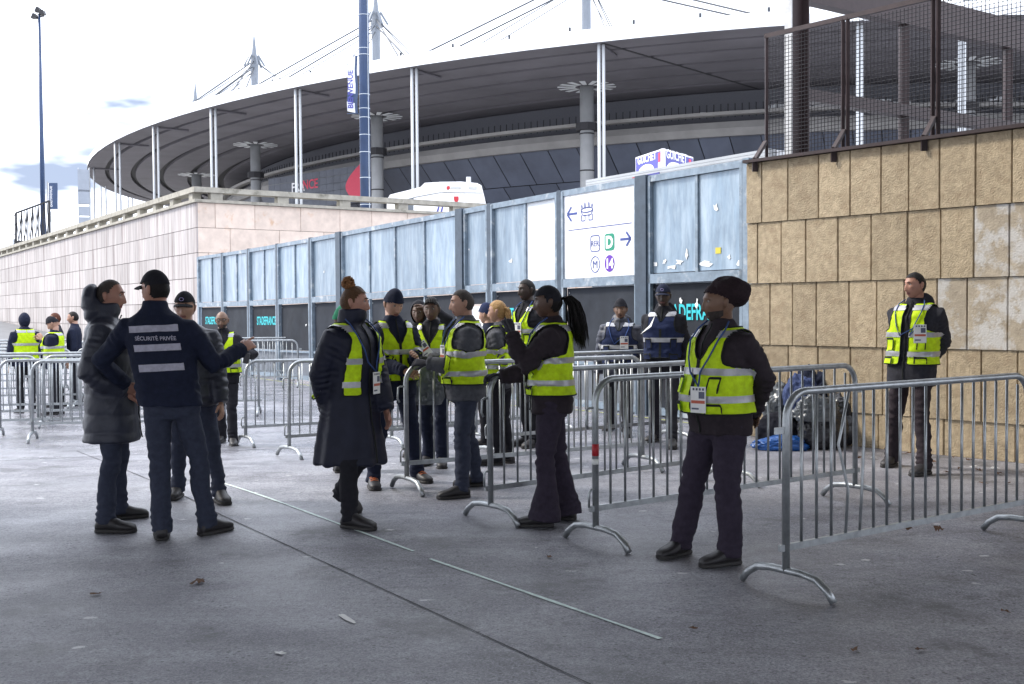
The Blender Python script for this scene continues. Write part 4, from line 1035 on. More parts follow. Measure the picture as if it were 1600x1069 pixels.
def person(label, feet=None, pos=None, neck=None, top=None, H=None, hat_extra=.0, heading=0, head_yaw=0, head_pitch=0, shoulders=0, skin_m=S_fair, jacket=C_black, trousers=C_black,
           hem=.47, coat=None, bulk=0.0, belly=0.0, puff=0, drape=0, handL=None, handR=None, hintL=None, hintR=None, curl=.5, gloves=None, pointR=False,
           vest=None, vest_open=0, hair='short', hair_m=C_hairb, hat=None, hat_m=C_black, hood=False, collar=1.0, beard=None, glasses=False, badge=None, female=False, flare=0.0, shoe_m=C_shoe,
           lift=None, detail=1, tape=False, shoulder_w=1.0, emblem=False, lanyard=True, leg_r=1.0, jacket_rough=.006, pelvis=.5, laces=False):
    pcount[0] += 1; seed = pcount[0]; rs = random.Random(seed)
    # world layout
    if feet: fw = [ground(f_[0], f_[1]) for f_ in feet]; base = (fw[0] + fw[1]) / 2
    else: base = gp(*pos); fw = None
    base.z = G(base.x, base.y); Y = base.y
    npx = neck if neck is not None else (pos[0] if pos else None)
    if H is None: H = at(npx, top, Y).z - base.z - hat_extra
    S = H / 1.78; ss = S ** .5
    th = R(heading); fwd = Vector((-math.sin(th), math.cos(th), 0)); rgt = Vector((math.cos(th), math.sin(th), 0))
    root = empty('person', base, th, label, 'person')
    def loc(p): q = Vector(p) - base; return Vector((q.dot(rgt), q.dot(fwd), q.z))
    def px(t): p = at(t[0], t[1], Y + (t[2] if len(t) > 2 else 0)); return loc(p)
    if fw: fl_, fr_ = loc(fw[0]), loc(fw[1])
    else: fl_, fr_ = Vector((-.10 * S, .03, 0)), Vector((.10 * S, -.02, 0))
    fl_.z = fr_.z = 0
    toes = [R(f_[2]) if (feet and len(f_) > 2) else None for f_ in (feet or [(0,), (0,)])]
    tL, tR = (toes[0] if toes[0] is not None else R(14)), (toes[1] if toes[1] is not None else R(-14))
    nk = px((npx, 485)) if npx is not None else Vector((0, 0, 0)); lean = Vector((nk.x, 0, 0)) if abs(nk.x) < .35 else Vector((math.copysign(.35, nk.x), 0, 0))
    lean = Vector((nk.x, max(-.12, min(.12, nk.y * .6)), 0))
    # pelvis
    ph_ = .525 * H; pel = Vector((lean.x * pelvis, lean.y * pelvis, 0))
    for f_ in (fl_, fr_): ph_ = min(ph_, .045 * H + math.sqrt(max(.04, (.484 * H) ** 2 - (f_.x - pel.x) ** 2 * .6 - (f_.y - pel.y) ** 2)))
    dz = ph_ - .525 * H
    def ax(z):                                            # spine axis at height fraction z
        t = min(1, max(0, (z - .5) / .36)); return Vector((pel.x + (lean.x - pel.x) * t, pel.y + (lean.y - pel.y) * t, 0))
    sy_ = R(shoulders)
    prof_ = [list(t) for t in TORSO]
    zs = np.array([t[0] for t in prof_])
    def dims(z):
        a = np.interp(z, zs, [t[1] for t in prof_]) * S; b = np.interp(z, zs, [t[2] for t in prof_]) * S; c = np.interp(z, zs, [t[3] for t in prof_]) * S
        w_ = 1 if z < .80 else max(0, 1 - (z - .80) / .045)
        a = a * (shoulder_w if z < .86 else 1) + bulk * w_; b = b + bulk * w_
        if female and z < .78: a *= .93; b *= (1.0 if z > .66 else .98)
        if z < .50 and coat is None: a *= .99
        if z >= .86: a *= collar; b *= collar
        bl = belly * math.exp(-((z - .61) / .07) ** 2); b += bl * .5; c += bl * .5
        if coat and z < .55:
            t = (.55 - z) / (.55 - coat[0] / H); a += coat[1] * t; b += coat[2] * t
        return a, b, c
    def tpt(u, z, off=0.0):
        a, b, c = dims(z); e = 2.4; cu, su = math.cos(u), math.sin(u); p = Vector((math.copysign(abs(cu) ** (2 / e), cu) * (a + off), math.copysign(abs(su) ** (2 / e), su) * (b + off) + c, 0))
        t = smooth((z - .5) / .25) * sy_; p = Vector((p.x * math.cos(t) - p.y * math.sin(t), p.x * math.sin(t) + p.y * math.cos(t), 0))
        q = ax(z) + p; q.z = z * H + dz; return q
    # arms
    sgn = {'L': -1, 'R': 1}; arms = {}
    for k in 'LR':
        t = sy_; sx_ = sgn[k] * (.172 * S * shoulder_w * (.93 if female else 1) + bulk * .7); shp = Vector((sx_ * math.cos(t), sx_ * math.sin(t) - .006, 0)) + ax(.79); shp.z = .793 * H + dz
        hd_ = handL if k == 'L' else handR; hint = hintL if k == 'L' else hintR
        if hd_ is None: W = shp + Vector((sgn[k] * (.06 + bulk), .05 * S, -.315 * H))
        elif hd_ == 'behind': W = ax(.5) + Vector((sgn[k] * .03, -.20 * S - bulk - .02, .535 * H + dz))
        elif hd_ == 'front': W = ax(.5) + Vector((sgn[k] * .05, .20 * S + bulk + belly, .60 * H + dz))
        else: W = px(hd_)
        if hint is None: hint = Vector((sgn[k] * .45, -1, -.25)) if hd_ != 'behind' else Vector((sgn[k] * .9, -.9, 0))
        E_, W2 = ik(shp, W, .172 * H, .152 * H, hint); arms[k] = (shp, E_, W2)
    # legs
    legs = {}
    for k, f_, tt in (('L', fl_, tL), ('R', fr_, tR)):
        hp_ = pel + Vector((sgn[k] * .088 * S, 0, ph_ - .01)); lf = lift.get(k, 0) if lift else 0
        an = Vector((f_.x, f_.y, .05 * H + lf)) ; toe = Vector((-math.sin(tt), math.cos(tt), 0)); an = an - toe * .035
        dl = (an - hp_).length; lr_ = 1.0 if lf > .02 else min(1.0, dl * 1.0025 / (.482 * H)); K, an2 = ik(hp_, an, .245 * H * lr_, .237 * H * lr_, toe + Vector((0, .3, 0))); legs[k] = (hp_, K, an2, toe, lf)
    vox = {2: .0105, 1: .012, 0: .019}[detail]
    # ---- body (skin): head, neck, trunk, arms and hands, legs
    hc = ax(.86) + Vector((0, .022 * S, H - .116 * ss + dz)); hy = R(head_yaw)
    HM = Matrix.Translation(hc) @ Matrix.Rotation(hy, 4, 'Z') @ Matrix.Rotation(R(head_pitch - 7), 4, 'X'); hs_ = ss * 1.0
    def hx(mb): mb.v = [tuple(HM @ Vector(p)) for p in mb.v]; return mb
    body = MB(); Ph = head_fn(HD, hs_, female); hv = MB(); hv.add([tuple(p) for p in Ph], HF)
    Pn = Ph / hs_
    for i, f_ in enumerate(HF):
        c = Pn[list(f_)].mean(0)
        if c[1] > .06 and abs(c[0]) < .024 and -.073 < c[2] < -.049: hv.m[i] = 3
    for s in (-1, 1):
        e0 = Vector((s * .031, .0, .019)) * hs_; yy = .097 * .86 * hs_
        hv.add(*loft([((e0.x, yy - .006, e0.z - .006), (.002, 0, 0), (0, .002, 0)), ((e0.x, yy - .006, e0.z - .004), (.011, 0, 0), (0, .006, 0)), ((e0.x, yy - .006, e0.z + .003), (.0115, 0, 0), (0, .006, 0)), ((e0.x, yy - .006, e0.z + .006), (.004, 0, 0), (0, .002, 0))], 10, 2), 1)
        hv.add(*loft([((e0.x, yy - .0015, e0.z - .005), (.004, 0, 0), (0, .003, 0)), ((e0.x, yy - .0015, e0.z + .004), (.005, 0, 0), (0, .003, 0))], 8, 2), 2)
        hv.add(*loft([((s * .075 * hs_, -.008, -.034 * hs_), (.003, 0, 0), (0, .006, 0)), ((s * .079 * hs_, -.010, -.020 * hs_), (.006, 0, 0), (0, .013, 0)), ((s * .083 * hs_, -.014, .008 * hs_), (.008, 0, 0), (0, .018, 0)), ((s * .082 * hs_, -.016, .022 * hs_), (.006, 0, 0), (0, .014, 0)), ((s * .079 * hs_, -.014, .029 * hs_), (.003, 0, 0), (0, .006, 0))], 10, 2), 0)
    hx(hv); body.v += hv.v; body.f += hv.f; body.m += hv.m
    nb0 = ax(.80); nb0.z = .80 * H + dz
    nt0 = HM @ Vector((0, -.018, -.05)); body.tube([nb0, nb0.lerp(nt0, .5) + Vector((0, -.006, 0)), nt0], [.075 * ss, .056 * ss, .054 * ss], 14)
    body.add(*loft([(tpt(0, z) * 0 + ax(z) + Vector((0, dims(z)[2], z * H + dz)), (dims(z)[0] * .7, 0, 0), (0, dims(z)[1] * .7, 0)) for z in (.5, .6, .7, .78, .81)], 14))
    gm = 4 if gloves else 0
    for k in 'LR':
        s_, E_, W2 = arms[k]; body.tube([s_, E_, W2], [.045 * S, .036 * S, .027 * S], 8)
        fd = (W2 - E_).normalized(); mode = handL if k == 'L' else handR
        inward = Vector((-sgn[k], 0, 0)); pn = inward + Vector((0, .25, 0)) if mode is None else (Vector((0, 0, -1)) * .6 + inward * .6)
        if mode == 'behind': fd = (fd * .3 + Vector((-sgn[k], 0, -.3))).normalized(); pn = Vector((0, 1, 0))
        ps = 1 if (fd.cross(pn)).dot(Vector((0, 1, .3))) > 0 else -1
        hand_geo(body, W2 + fd * .012, fd, pn, ps, curl, gm, ss * .98, pointR and k == 'R')
        l0, K, A_, toe, lf = legs[k]; body.tube([l0, K, A_], [.07 * S, .045 * S, .035 * S], 8)
    body.build('body', [skin_m, M_eye, M_iris, lipm(skin_m), gloves or C_glove], root, smooth_=True)
    # ---- trousers
    tr = MB(); tr.add(*loft([(ax(.5) * 0 + Vector((pel.x, pel.y, ph_ - .075 * H)), (.14 * S, 0, 0), (0, .105 * S, 0)), (Vector((pel.x, pel.y, ph_ - .03 * H)), (.178 * S, 0, 0), (0, .125 * S, 0)), (Vector((pel.x, pel.y, ph_ + .03 * H)), (.172 * S, 0, 0), (0, .122 * S, 0)), (Vector((pel.x, pel.y, ph_ + .07 * H)), (.16 * S, 0, 0), (0, .115 * S, 0))], 24))
    for k in 'LR':
        l0, K, A_, toe, lf = legs[k]; bt_ = A_ - Vector((0, 0, .022 * H)); 
        rr = [.098 * S * leg_r, .084 * S * leg_r, .068 * S * leg_r, .066 * S * leg_r, (.060 + flare * .5) * S * leg_r, (.066 + flare) * S * leg_r]
        tr.tube([l0 + Vector((0, 0, .01)), l0.lerp(K, .5), K, K.lerp(A_, .4) - toe * .012, K.lerp(A_, .8), bt_ + toe * .01], rr, 16)
    tm = remesh('trousers', tr, vox, 4); P, Nn = me_np(tm); zl = P[:, 2] / H
    wgt = .45 + .9 * np.exp(-((zl - .09) / .06) ** 2) + .6 * np.exp(-((zl - .27) / .05) ** 2) + .5 * np.exp(-((zl - .46) / .05) ** 2)
    P = P + Nn * (.016 * wgt * (.55 - np.abs(sinnoise(P, 11, seed, (.8, .8, 1.7))) * 2.0) * .8 + .006 * sinnoise(P, 40, seed + 50, (.7, .7, 1.3)))[:, None]; 
    if detail:
        fo = np.zeros(len(P))
        for k in 'LR':
            l0, K, A_, toe, lf = legs[k]
            fo += folds(P, Nn, K, A_ - K, .10, .062, .0050, seed) + folds(P, Nn, A_ + Vector((0, 0, .04)), A_ - K, .075, .046, .0060, seed + 2) + folds(P, Nn, l0 - Vector((0, 0, .06)), K - l0, .08, .055, .006, seed + 5)
        P = P + Nn * fo[:, None]
    set_np(tm, P); 
    if coat:
        b = bmesh.new(); b.from_mesh(tm); bmesh.ops.delete(b, geom=[v for v in b.verts if v.co.z > coat[0] + .012], context='VERTS'); b.to_mesh(tm); b.free()
    if coat:
        q_ = MB(); q_.add([tuple(v.co) for v in tm.vertices], [tuple(p.vertices) for p in tm.polygons]); build_pieces(q_, 'trouser_leg', trousers, root)
    else:
        tm.materials.clear(); tm.materials.append(trousers); link('trousers', tm, root)
    # ---- shoes
    for k in 'LR':
        l0, K, A_, toe, lf = legs[k]; sd = Vector((toe.y, -toe.x, 0)); c = A_ + toe * .035; c.z = lf
        pitch = R(38) if lf > .03 else 0
        q = 1.0 * ss
        pr_ = [(-.085, .032, .070), (-.06, .042, .118), (-.01, .046, .128), (.04, .047, .104), (.095, .053, .080), (.14, .052, .070), (.178, .040, .056), (.192, .018, .040)]
        def fr(t, h): 
            v = toe * (t * q * math.cos(pitch) + h * q * math.sin(pitch)) + Vector((0, 0, h * q * math.cos(pitch) - (t - .12) * q * math.sin(pitch))); return c - toe * .01 + v + Vector((0, 0, (-.02 if pitch else 0)))
        upz = (toe * math.sin(pitch) + Vector((0, 0, math.cos(pitch))))
        up = MB(); up.add(*loft([(fr(t, .014 + (h - .014) / 2), sd * w_ * q, upz * ((h - .014) / 2 * q)) for t, w_, h in pr_], 14, 2.3)); so = up.build('shoe', [shoe_m], root, smooth_=True)
        if laces:
            lm_ = MB()
            for t_, h_ in ((.035, .108), (.06, .098), (.085, .087)): lm_.tube([fr(t_, h_ - .012) - sd * .034 * q, fr(t_, h_), fr(t_, h_ - .012) + sd * .034 * q], .006, 5)
            lm_.tube([fr(-.075, .06) - sd * .03 * q, fr(-.088, .06), fr(-.075, .06) + sd * .03 * q], .008, 5); tag(lm_.build('laces', C_oran, so, smooth_=True), 'orange laces')
        sl = MB(); sl.add(*loft([(fr(t, .014), sd * (w_ + .005) * q, upz * .014 * q) for t, w_, h in pr_], 12, 3.5)); sl.build('sole', C_sole, so, smooth_=True)
    # ---- jacket
    jk = MB(); zlo = (coat[0] / H if coat else hem); zl_ = sorted(set([zlo, zlo + .02] + [z for z in np.arange(zlo + .05, .80, .045)] + [.785, .812, .832, .848, .868] + ([.893] if collar > 1.0 else [.876]) + ([.91] if collar > 1.15 else [])))
    ringpts = []
    n_ = 32
    for z in zl_: ringpts.append([tpt(2 * math.pi * j / n_, min(z, .893)) + Vector((0, 0, max(0, z - .893) * H)) for j in range(n_)])
    k_ = len(zl_); jk.add([p for r_ in ringpts for p in r_], [(i * n_ + j, i * n_ + (j + 1) % n_, (i + 1) * n_ + (j + 1) % n_, (i + 1) * n_ + j) for i in range(k_ - 1) for j in range(n_)] + [tuple(range(n_ - 1, -1, -1)), tuple(range((k_ - 1) * n_, k_ * n_))])
    for k in 'LR':
        s_, E_, W2 = arms[k]; b_ = bulk * .75
        jk.tube([s_ + (Vector((0, 0, 0)) + ax(.79) - Vector((s_.x, s_.y, 0))) * .35, s_, s_.lerp(E_, .4), E_, E_.lerp(W2, .45), W2 + (W2 - E_).normalized() * .005], [.062 * S + b_ * .5, .070 * S + b_ * .8, .066 * S + b_, .059 * S + b_, .053 * S + b_, .042 * S + b_ * .7], 16)
    if hood:
        c = ax(.87); c = c + Vector((0, -.085 * S, (.875 if hood == 'tall' else .852) * H + dz))
        Hh = MB(); V, Fc = loft([(c + Vector((0, .02, -.09)), (.06, 0, 0), (0, .04, 0)), (c + Vector((0, -.01, -.05)), (.115, 0, 0), (0, .062, 0)), (c + Vector((0, 0, .0)), (.125, 0, 0), (0, .068, 0)), (c + Vector((0, .01, .05)), (.110, 0, 0), (0, .055, 0)), (c + Vector((0, .03, .085)), (.07, 0, 0), (0, .03, 0))], 20, 2); jk.add(V, Fc)
        if hood == 'tall':
            jk.add(*loft([(c + Vector((0, -.02, .02)), (.12, 0, 0), (0, .065, 0)), (c + Vector((0, -.025, .10)), (.115, 0, 0), (0, .060, 0)), (c + Vector((0, -.02, .16)), (.09, 0, 0), (0, .045, 0)), (c + Vector((0, -.01, .19)), (.03, 0, 0), (0, .02, 0))], 20, 2))
    jm = remesh('jacket', jk, vox, 5); P, Nn = me_np(jm)
    A_f = (jacket_rough * (.6 if coat else 2.0)) * (.5 - np.abs(sinnoise(P, 12, seed + 9, (1, 1, 1.4))) * 1.8) + .005 * sinnoise(P, 38, seed + 19)
    if puff:
        ph2 = P[:, 2] / puff * math.pi; A_f = A_f + .0105 * (np.abs(np.sin(ph2 + .9 * sinnoise(P, 7, seed))) ** .55 - .5) * (.7 + .5 * sinnoise(P, 9, seed + 4)) * np.clip((.86 * H - P[:, 2]) / .06, 0, 1)
    if drape:
        an = np.arctan2(P[:, 1], P[:, 0]); A_f = A_f + drape * np.sin(an * 9 + 1.5 * np.sin(P[:, 2] * 4)) * np.clip((.62 * H - P[:, 2]) / .5, 0, 1)
    if detail:
        for k in 'LR':
            s_, E_, W2 = arms[k]; q_ = .6 if puff else 1
            A_f = A_f + q_ * (folds(P, Nn, E_, W2 - E_, .09, .042, .0075, seed + 3) + folds(P, Nn, E_.lerp(s_, .7), E_ - s_, .06, .045, .0055, seed + 4) + folds(P, Nn, W2 - (W2 - E_) * .12, W2 - E_, .06, .036, .006, seed + 6))
        if not coat: A_f = A_f + .005 * np.sin(P[:, 2] * 95 + 2 * np.sin(np.arctan2(P[:, 1], P[:, 0]) * 2 + seed) + 1.5 * sinnoise(P, 6, seed)) * np.exp(-((P[:, 2] / H - .56) / .045) ** 2)
    P = P + Nn * A_f[:, None]; set_np(jm, P); jm.materials.clear(); jm.materials.append(jacket)
    jo = link('coat' if coat else 'jacket', jm, root)
    bvh = BVHTree.FromPolygons([tuple(p) for p in P], [tuple(p.vertices) for p in jm.polygons])
    def push(p, gap):
        gap = gap + .0035 * (1 + math.sin(p.x * 29 + 1.6 * math.sin(p.z * 19 + seed)) * math.sin(p.z * 25 + p.y * 17 + seed))
        l_, n2, i_, d_ = bvh.find_nearest(p)
        if l_ is not None and (p - l_).dot(n2) < gap and d_ < .04: return l_ + n2 * gap
        return p
    for k in 'LR':
        s_, E_, W2 = arms[k]; dv = (W2 - E_).normalized()
        if detail: MB().tube([W2 - dv * .035, W2 - dv * .03, W2 - dv * .004, W2 + dv * .004], [.040 * S + bulk * .55, .045 * S + bulk * .6, .045 * S + bulk * .6, .040 * S + bulk * .55], 14).build('cuff', jacket, jo, smooth_=True)
    if detail and not tape:
        zz = [z for z in np.linspace(zlo + .01, .86, 26)]
        mb = MB(); mb.tube([push(tpt(R(90), z, .004), .004) for z in zz], .005, 5); mb.build('front_zip', C_pipe, jo, smooth_=True)
    # ---- vest
    if vest:
        vm = C_hi if vest == 'hi' else C_blue; zb_, zt_ = (.548, .846) if vest == 'hi' else (.560, .842)
        if coat: zb_ = .555
        nu, nv = 112, 58
        def okp(u, z):
            a, b, c = dims(z); x = math.copysign(abs(math.cos(u)) ** (2 / 2.4), math.cos(u)) * a; front = math.sin(u) > 0
            if z > (.70 if not coat else .5):
                lim = (.150 * S * shoulder_w + bulk) - .020 * S * max(0, (z - .78) / .06) - .02 * S * math.exp(-((z - .77) / .04) ** 2)
                if z < .725 and not coat: lim += (.725 - z) / .025 * .08
                if abs(x) > lim: return False
            if front and not vest_open:
                vw = max(0, (z - (.735 if vest == 'hi' else .78))) * 1.0 * S
                if abs(x) < min(vw, .07 * S): return False
            if front and vest_open and abs(x) < vest_open * (1 + 1.2 * max(0, z - .70)): return False
            return True
        def strip(zr, off, ur=(0, 2 * math.pi), nu_=nu, nv_=None, gap=.010, cond=okp):
            nv_ = nv_ or max(2, int((zr[1] - zr[0]) / (.846 - .525) * nv)); mb = MB(); idx = {}
            for j in range(nv_ + 1):
                z = zr[0] + (zr[1] - zr[0]) * j / nv_
                for i in range(nu_ + 1):
                    u = ur[0] + (ur[1] - ur[0]) * i / nu_
                    if cond(u, z): idx[(i, j)] = (u, z)
            vid = {}
            for (i, j) in idx:
                if all((i + a, j + b) in idx for a, b in ((1, 0), (0, 1), (1, 1))):
                    q = []
                    for a, b in ((0, 0), (1, 0), (1, 1), (0, 1)):
                        kk_ = ((i + a) % nu_ if abs(ur[1] - ur[0]) > 6.2 else i + a, j + b)
                        if kk_ not in vid: vid[kk_] = len(mb.v); uz_ = idx[(i + a, j + b)]; ex_ = .016 * max(0, (.64 - uz_[1]) / .09); mb.v.append(tuple(push(tpt(*uz_, off + ex_), gap + ex_ * .6)))
                        q.append(vid[kk_])
                    mb.f.append(tuple(q)); mb.m.append(0)
            return mb
        def thick(me, t):
            ob = bpy.data.objects.new('t', me); COL.objects.link(ob); b = bmesh.new(); b.from_mesh(me)
            for _ in range(3):
                bv = {v: [e.other_vert(v).co.copy() for e in v.link_edges if e.is_boundary] for v in b.verts if v.is_boundary}
                for v, q in bv.items():
                    if len(q) == 2: v.co = v.co * .5 + (q[0] + q[1]) * .25
            loops = []; seen = set()
            for e in b.edges:
                if e.is_boundary and e not in seen:
                    ch = [e.verts[0], e.verts[1]]; seen.add(e)
                    while True:
                        nx = [q for q in ch[-1].link_edges if q.is_boundary and q not in seen]
                        if not nx: break
                        seen.add(nx[0]); ch.append(nx[0].other_vert(ch[-1]))
                    loops.append([v.co.copy() for v in ch])
            b.to_mesh(me); b.free(); bpy.data.objects.remove(ob); return loops
        vb = strip((zb_, zt_), .012); vme = vb.mesh('vest', vm, True); loops = thick(vme, .004)
        vo = link('vest', vme, root)
        if len(loops):
            for lp2 in loops:
                if len(lp2) > 12: MB().tube(lp2[::2] + [lp2[-1]], .0055, 5, caps=False).build('piping', C_pipe, vo, smooth_=True, fix=False)
        if vest == 'hi': bands_ = [(.588, .612), (.682, .706)]
        else: bands_ = [(.655, .682)]
        for zr in bands_:
            mb = strip(zr, .018, gap=.016)
            if mb.f: build_pieces(mb, 'reflective_band', C_refl, vo)
        # shoulder tapes
        for s in (-1, 1):
            mb = MB(); V = []
            mb = strip((.812, .836), .017, gap=.015, cond=lambda u, z, s=s: okp(u, z) and math.cos(u) * s > 0)
            if mb.f: build_pieces(mb, 'shoulder_band', C_refl, vo)
        if not vest_open or coat is None:
            for (ua, ub, z0, z1) in ((R(40), R(68), .553, .584), (R(112), R(140), .553, .584), (R(44), R(68), .618, .676), (R(116), R(136), .622, .676)):
                mb = strip((z0, z1), .026, (ua, ub), 8, 5, .024)
                if mb.f:
                    po = mb.build('pocket', vm, vo, smooth_=True, fix=False); e = strip((z1 - .007, z1 + .002), .029, (ua, ub), 8, 2, .027); 
                    if e.f: e.build('flap_edge', C_pipe, po, smooth_=True, fix=False)
                    for uu in (ua, ub):
                        e = strip((z0, z1), .028, (uu - .025, uu + .025), 2, 4, .025)
                        if e.f: e.build('side_edge', C_pipe, po, smooth_=True, fix=False)
            if not vest_open:
                z_ = strip((zb_, .735), .0165, (R(88), R(92)), 2, 20, .0155)
                if z_.f: z_.build('zip', C_pipe, vo, smooth_=True, fix=False)
    # ---- badge on a lanyard
    if badge:
        bw_, bh_ = .105 * S, .16 * S; zc = badge.get('z', .60); ub = R(90 + badge.get('u', 0))
        c = push(tpt(ub, zc, .035), .035); nrm = (c - (ax(zc) + Vector((0, 0, zc * H + dz)))); nrm.z = 0; nrm.normalize(); r_ = Vector((-nrm.y, nrm.x, 0))
        up_ = (Vector((0, 0, 1)) * math.cos(R(badge.get('roll', 0))) + r_ * math.sin(R(badge.get('roll', 0)))); r2 = up_.cross(nrm) * -1
        if 'at' in badge: c = px(badge['at'])
        bo = MB(); bo.prism([c + r2 * x * bw_ / 2 + up_ * y * bh_ / 2 for x, y in ((-1, -1), (1, -1), (1, 1), (-1, 1))], nrm * .004); bo_ = bo.build('badge', M_paper, root)
        def pr2(name, x0, x1, y0, y1, mt):
            m2 = MB(); m2.prism([c + nrm * .0045 + r2 * x * bw_ / 2 + up_ * y * bh_ / 2 for x, y in ((x0, y0), (x1, y0), (x1, y1), (x0, y1))], nrm * .001); m2.build(name, mt, bo_)
        pr2('red_band', -.9, .9, -.28, -.05, C_badgered); pr2('photo_print', -.85, -.1, .1, .62, C_blkpanel)
        for i in range(4): pr2('emblem_print', -.8 + i * .42, -.55 + i * .42, .72, .9, C_blkpanel)
        pr2('small_print', -.1, .85, -.75, -.62, C_blkpanel)
        if lanyard:
            mb = MB()
            for s in (-1, 1):
                pts = [push(tpt(R(90 - s * 75), .866, .012), .012)] + [push(tpt(R(90 + (-s * a)), z, .022), .024) for a, z in ((45, .84), (26, .80), (16, .74), (8, .69))] + [c + up_ * bh_ / 2]
                mb.tube(pts, .0055, 5)
            mb.build('lanyard', C_lany, root, smooth_=True)
    # ---- hair and hats
    def hb(mb, name, mt, par=root): return hx(mb).build(name, mt, par, smooth_=True, fix=False)
    def add_hair(fr_=.066, bk=-.062, sc=1.055, ns=.018): return hb(head_patch(lambda P: P[:, 2] > scalp_thr(P, fr_, bk), sc, hs_, ns, seed, female=female), 'hair', hair_m)
    if hair == 'short' : ho = add_hair(.072, -.060, 1.045, .015)
    elif hair == 'receding': ho = add_hair(.088, -.058, 1.04, .015)
    elif hair in ('bun', 'long', 'braids', 'curls', 'ponytail'):
        ho = add_hair(.066, -.075, 1.075, .03)
        if hair == 'bun':
            b_ = MB(); rb = random.Random(3)
            for i in range(46):
                u = Vector((rb.gauss(0, 1), rb.gauss(0, 1), rb.gauss(0, 1))).normalized(); v_ = u.cross(Vector((rb.random(), rb.random(), rb.random()))).normalized(); c = Vector((0, -.055, .135)) * hs_
                b_.tube([c + u * .042 * rb.uniform(.6, 1.05) + (v_ * math.cos(t) + u.cross(v_) * math.sin(t)) * .022 for t in np.linspace(0, 4.5, 7)], .0085, 5)
            hx(b_).build('bun', C_hairbr2, ho, smooth_=True)
        if hair == 'ponytail':
            b_ = MB(); rb = random.Random(5)
            for i in range(80):
                o_ = Vector((rb.gauss(0, .016), rb.gauss(0, .012), 0)); e_ = Vector((rb.gauss(0, .018), rb.gauss(0, .016), rb.uniform(-.05, .05)))
                pts = [Vector((0, -.095, .01)) + o_ * .4, Vector((0, -.14, .025)) + o_, Vector((0, -.175, -.03)) + o_ * 1.6, Vector((0, -.185, -.12)) + o_ * 2 + e_ * .3, Vector((0, -.19, -.22)) + o_ * 2 + e_ * .7, Vector((0, -.20, -.33)) + o_ * 1.6 + e_]
                b_.tube([p * hs_ for p in pts], [.006, .0065, .0065, .006, .005, .001], 5)
            hx(b_).build('ponytail', hair_m, ho, smooth_=True)
        if hair == 'curls':
            b_ = MB(); rb = random.Random(6)
            for i in range(26):
                x0 = rb.uniform(-.05, .05); pts = [Vector((x0 + .012 * math.cos(t * 2.2 + i), -.095 - .02 * math.sin(t) + .012 * math.sin(t * 2.2 + i), .03 - t * .035)) for t in np.linspace(0, 3.6, 12)]
                b_.tube([p * hs_ for p in pts], .010, 5)
            hx(b_).build('curls', hair_m, ho, smooth_=True)
        if hair == 'braids':
            b_ = MB()
            for i in range(9):
                x0 = -.056 + i * .014; pts = []
                for t in np.linspace(.66, 2.6, 14): pts.append(Vector((x0 * 1.1, .098 * 1.06 * math.cos(t) , .118 * 1.07 * math.sin(t) - .0)) * hs_ * math.sqrt(max(.3, 1 - (x0 / .085) ** 2)) + Vector((x0 * .1, 0, 0)))
                b_.tube([(p.x, p.y, p.z) for p in pts], [.0065 + .002 * (q % 2) for q in range(len(pts))], 5)
            hx(b_).build('braids', hair_m, ho, smooth_=True)
    if detail and hair != 'none' and not glasses:
        b_ = MB()
        for s in (-1, 1): b_.tube([Vector((s * .014, .0925, .037)) * hs_, Vector((s * .03, .0925, .043)) * hs_, Vector((s * .046, .080, .037)) * hs_], [.003, .004, .002], 5)
        hx(b_).build('eyebrows', C_hairb if hair_m is not C_hairbl else C_hairbr, root, smooth_=True)
    if beard: hb(head_patch(lambda P: (P[:, 2] < -.040 - .03 * np.exp(-((P[:, 1] - .1) / .03) ** 2) * 0) & (P[:, 2] > -.112) & (P[:, 1] > .0) & ~((np.abs(P[:, 0]) < .020) & (P[:, 2] > -.074) & (P[:, 2] < -.047)) & ((np.abs(P[:, 0]) > .030) | (P[:, 2] < -.044)), 1.025, hs_, .03, seed), 'beard', beard)
    if glasses:
        b_ = MB()
        for s in (-1, 1):
            b_.tube([Vector((s * .032 + .023 * math.cos(t), .098, .016 + .017 * math.sin(t))) * hs_ for t in np.linspace(0, 6.283, 14)], .003, 5); b_.tube([Vector((s * .056, .095, .020)) * hs_, Vector((s * .080, -.005, .022)) * hs_], .003, 5)
        b_.tube([Vector((-.009, .099, .018)) * hs_, Vector((.009, .099, .018)) * hs_], .003, 5); hx(b_).build('glasses', M_black, root, smooth_=True)
    if hat == 'beanie':
        def fnb(Q): Q = Q.copy(); Q[:, 2] += np.clip(Q[:, 2] - .03, 0, 1) * .22; return Q
        h_ = head_patch(lambda P: P[:, 2] > .018 + .030 * np.clip(P[:, 1] / .08, -1, 1), 1.10, hs_, .01, seed, fnb); hto = hb(h_, 'beanie', hat_m)
        h_ = head_patch(lambda P: (P[:, 2] > .012 + .030 * np.clip(P[:, 1] / .08, -1, 1)) & (P[:, 2] < .058 + .030 * np.clip(P[:, 1] / .08, -1, 1)), 1.15, hs_, .006, seed); hb(h_, 'cuff', hat_m, hto)
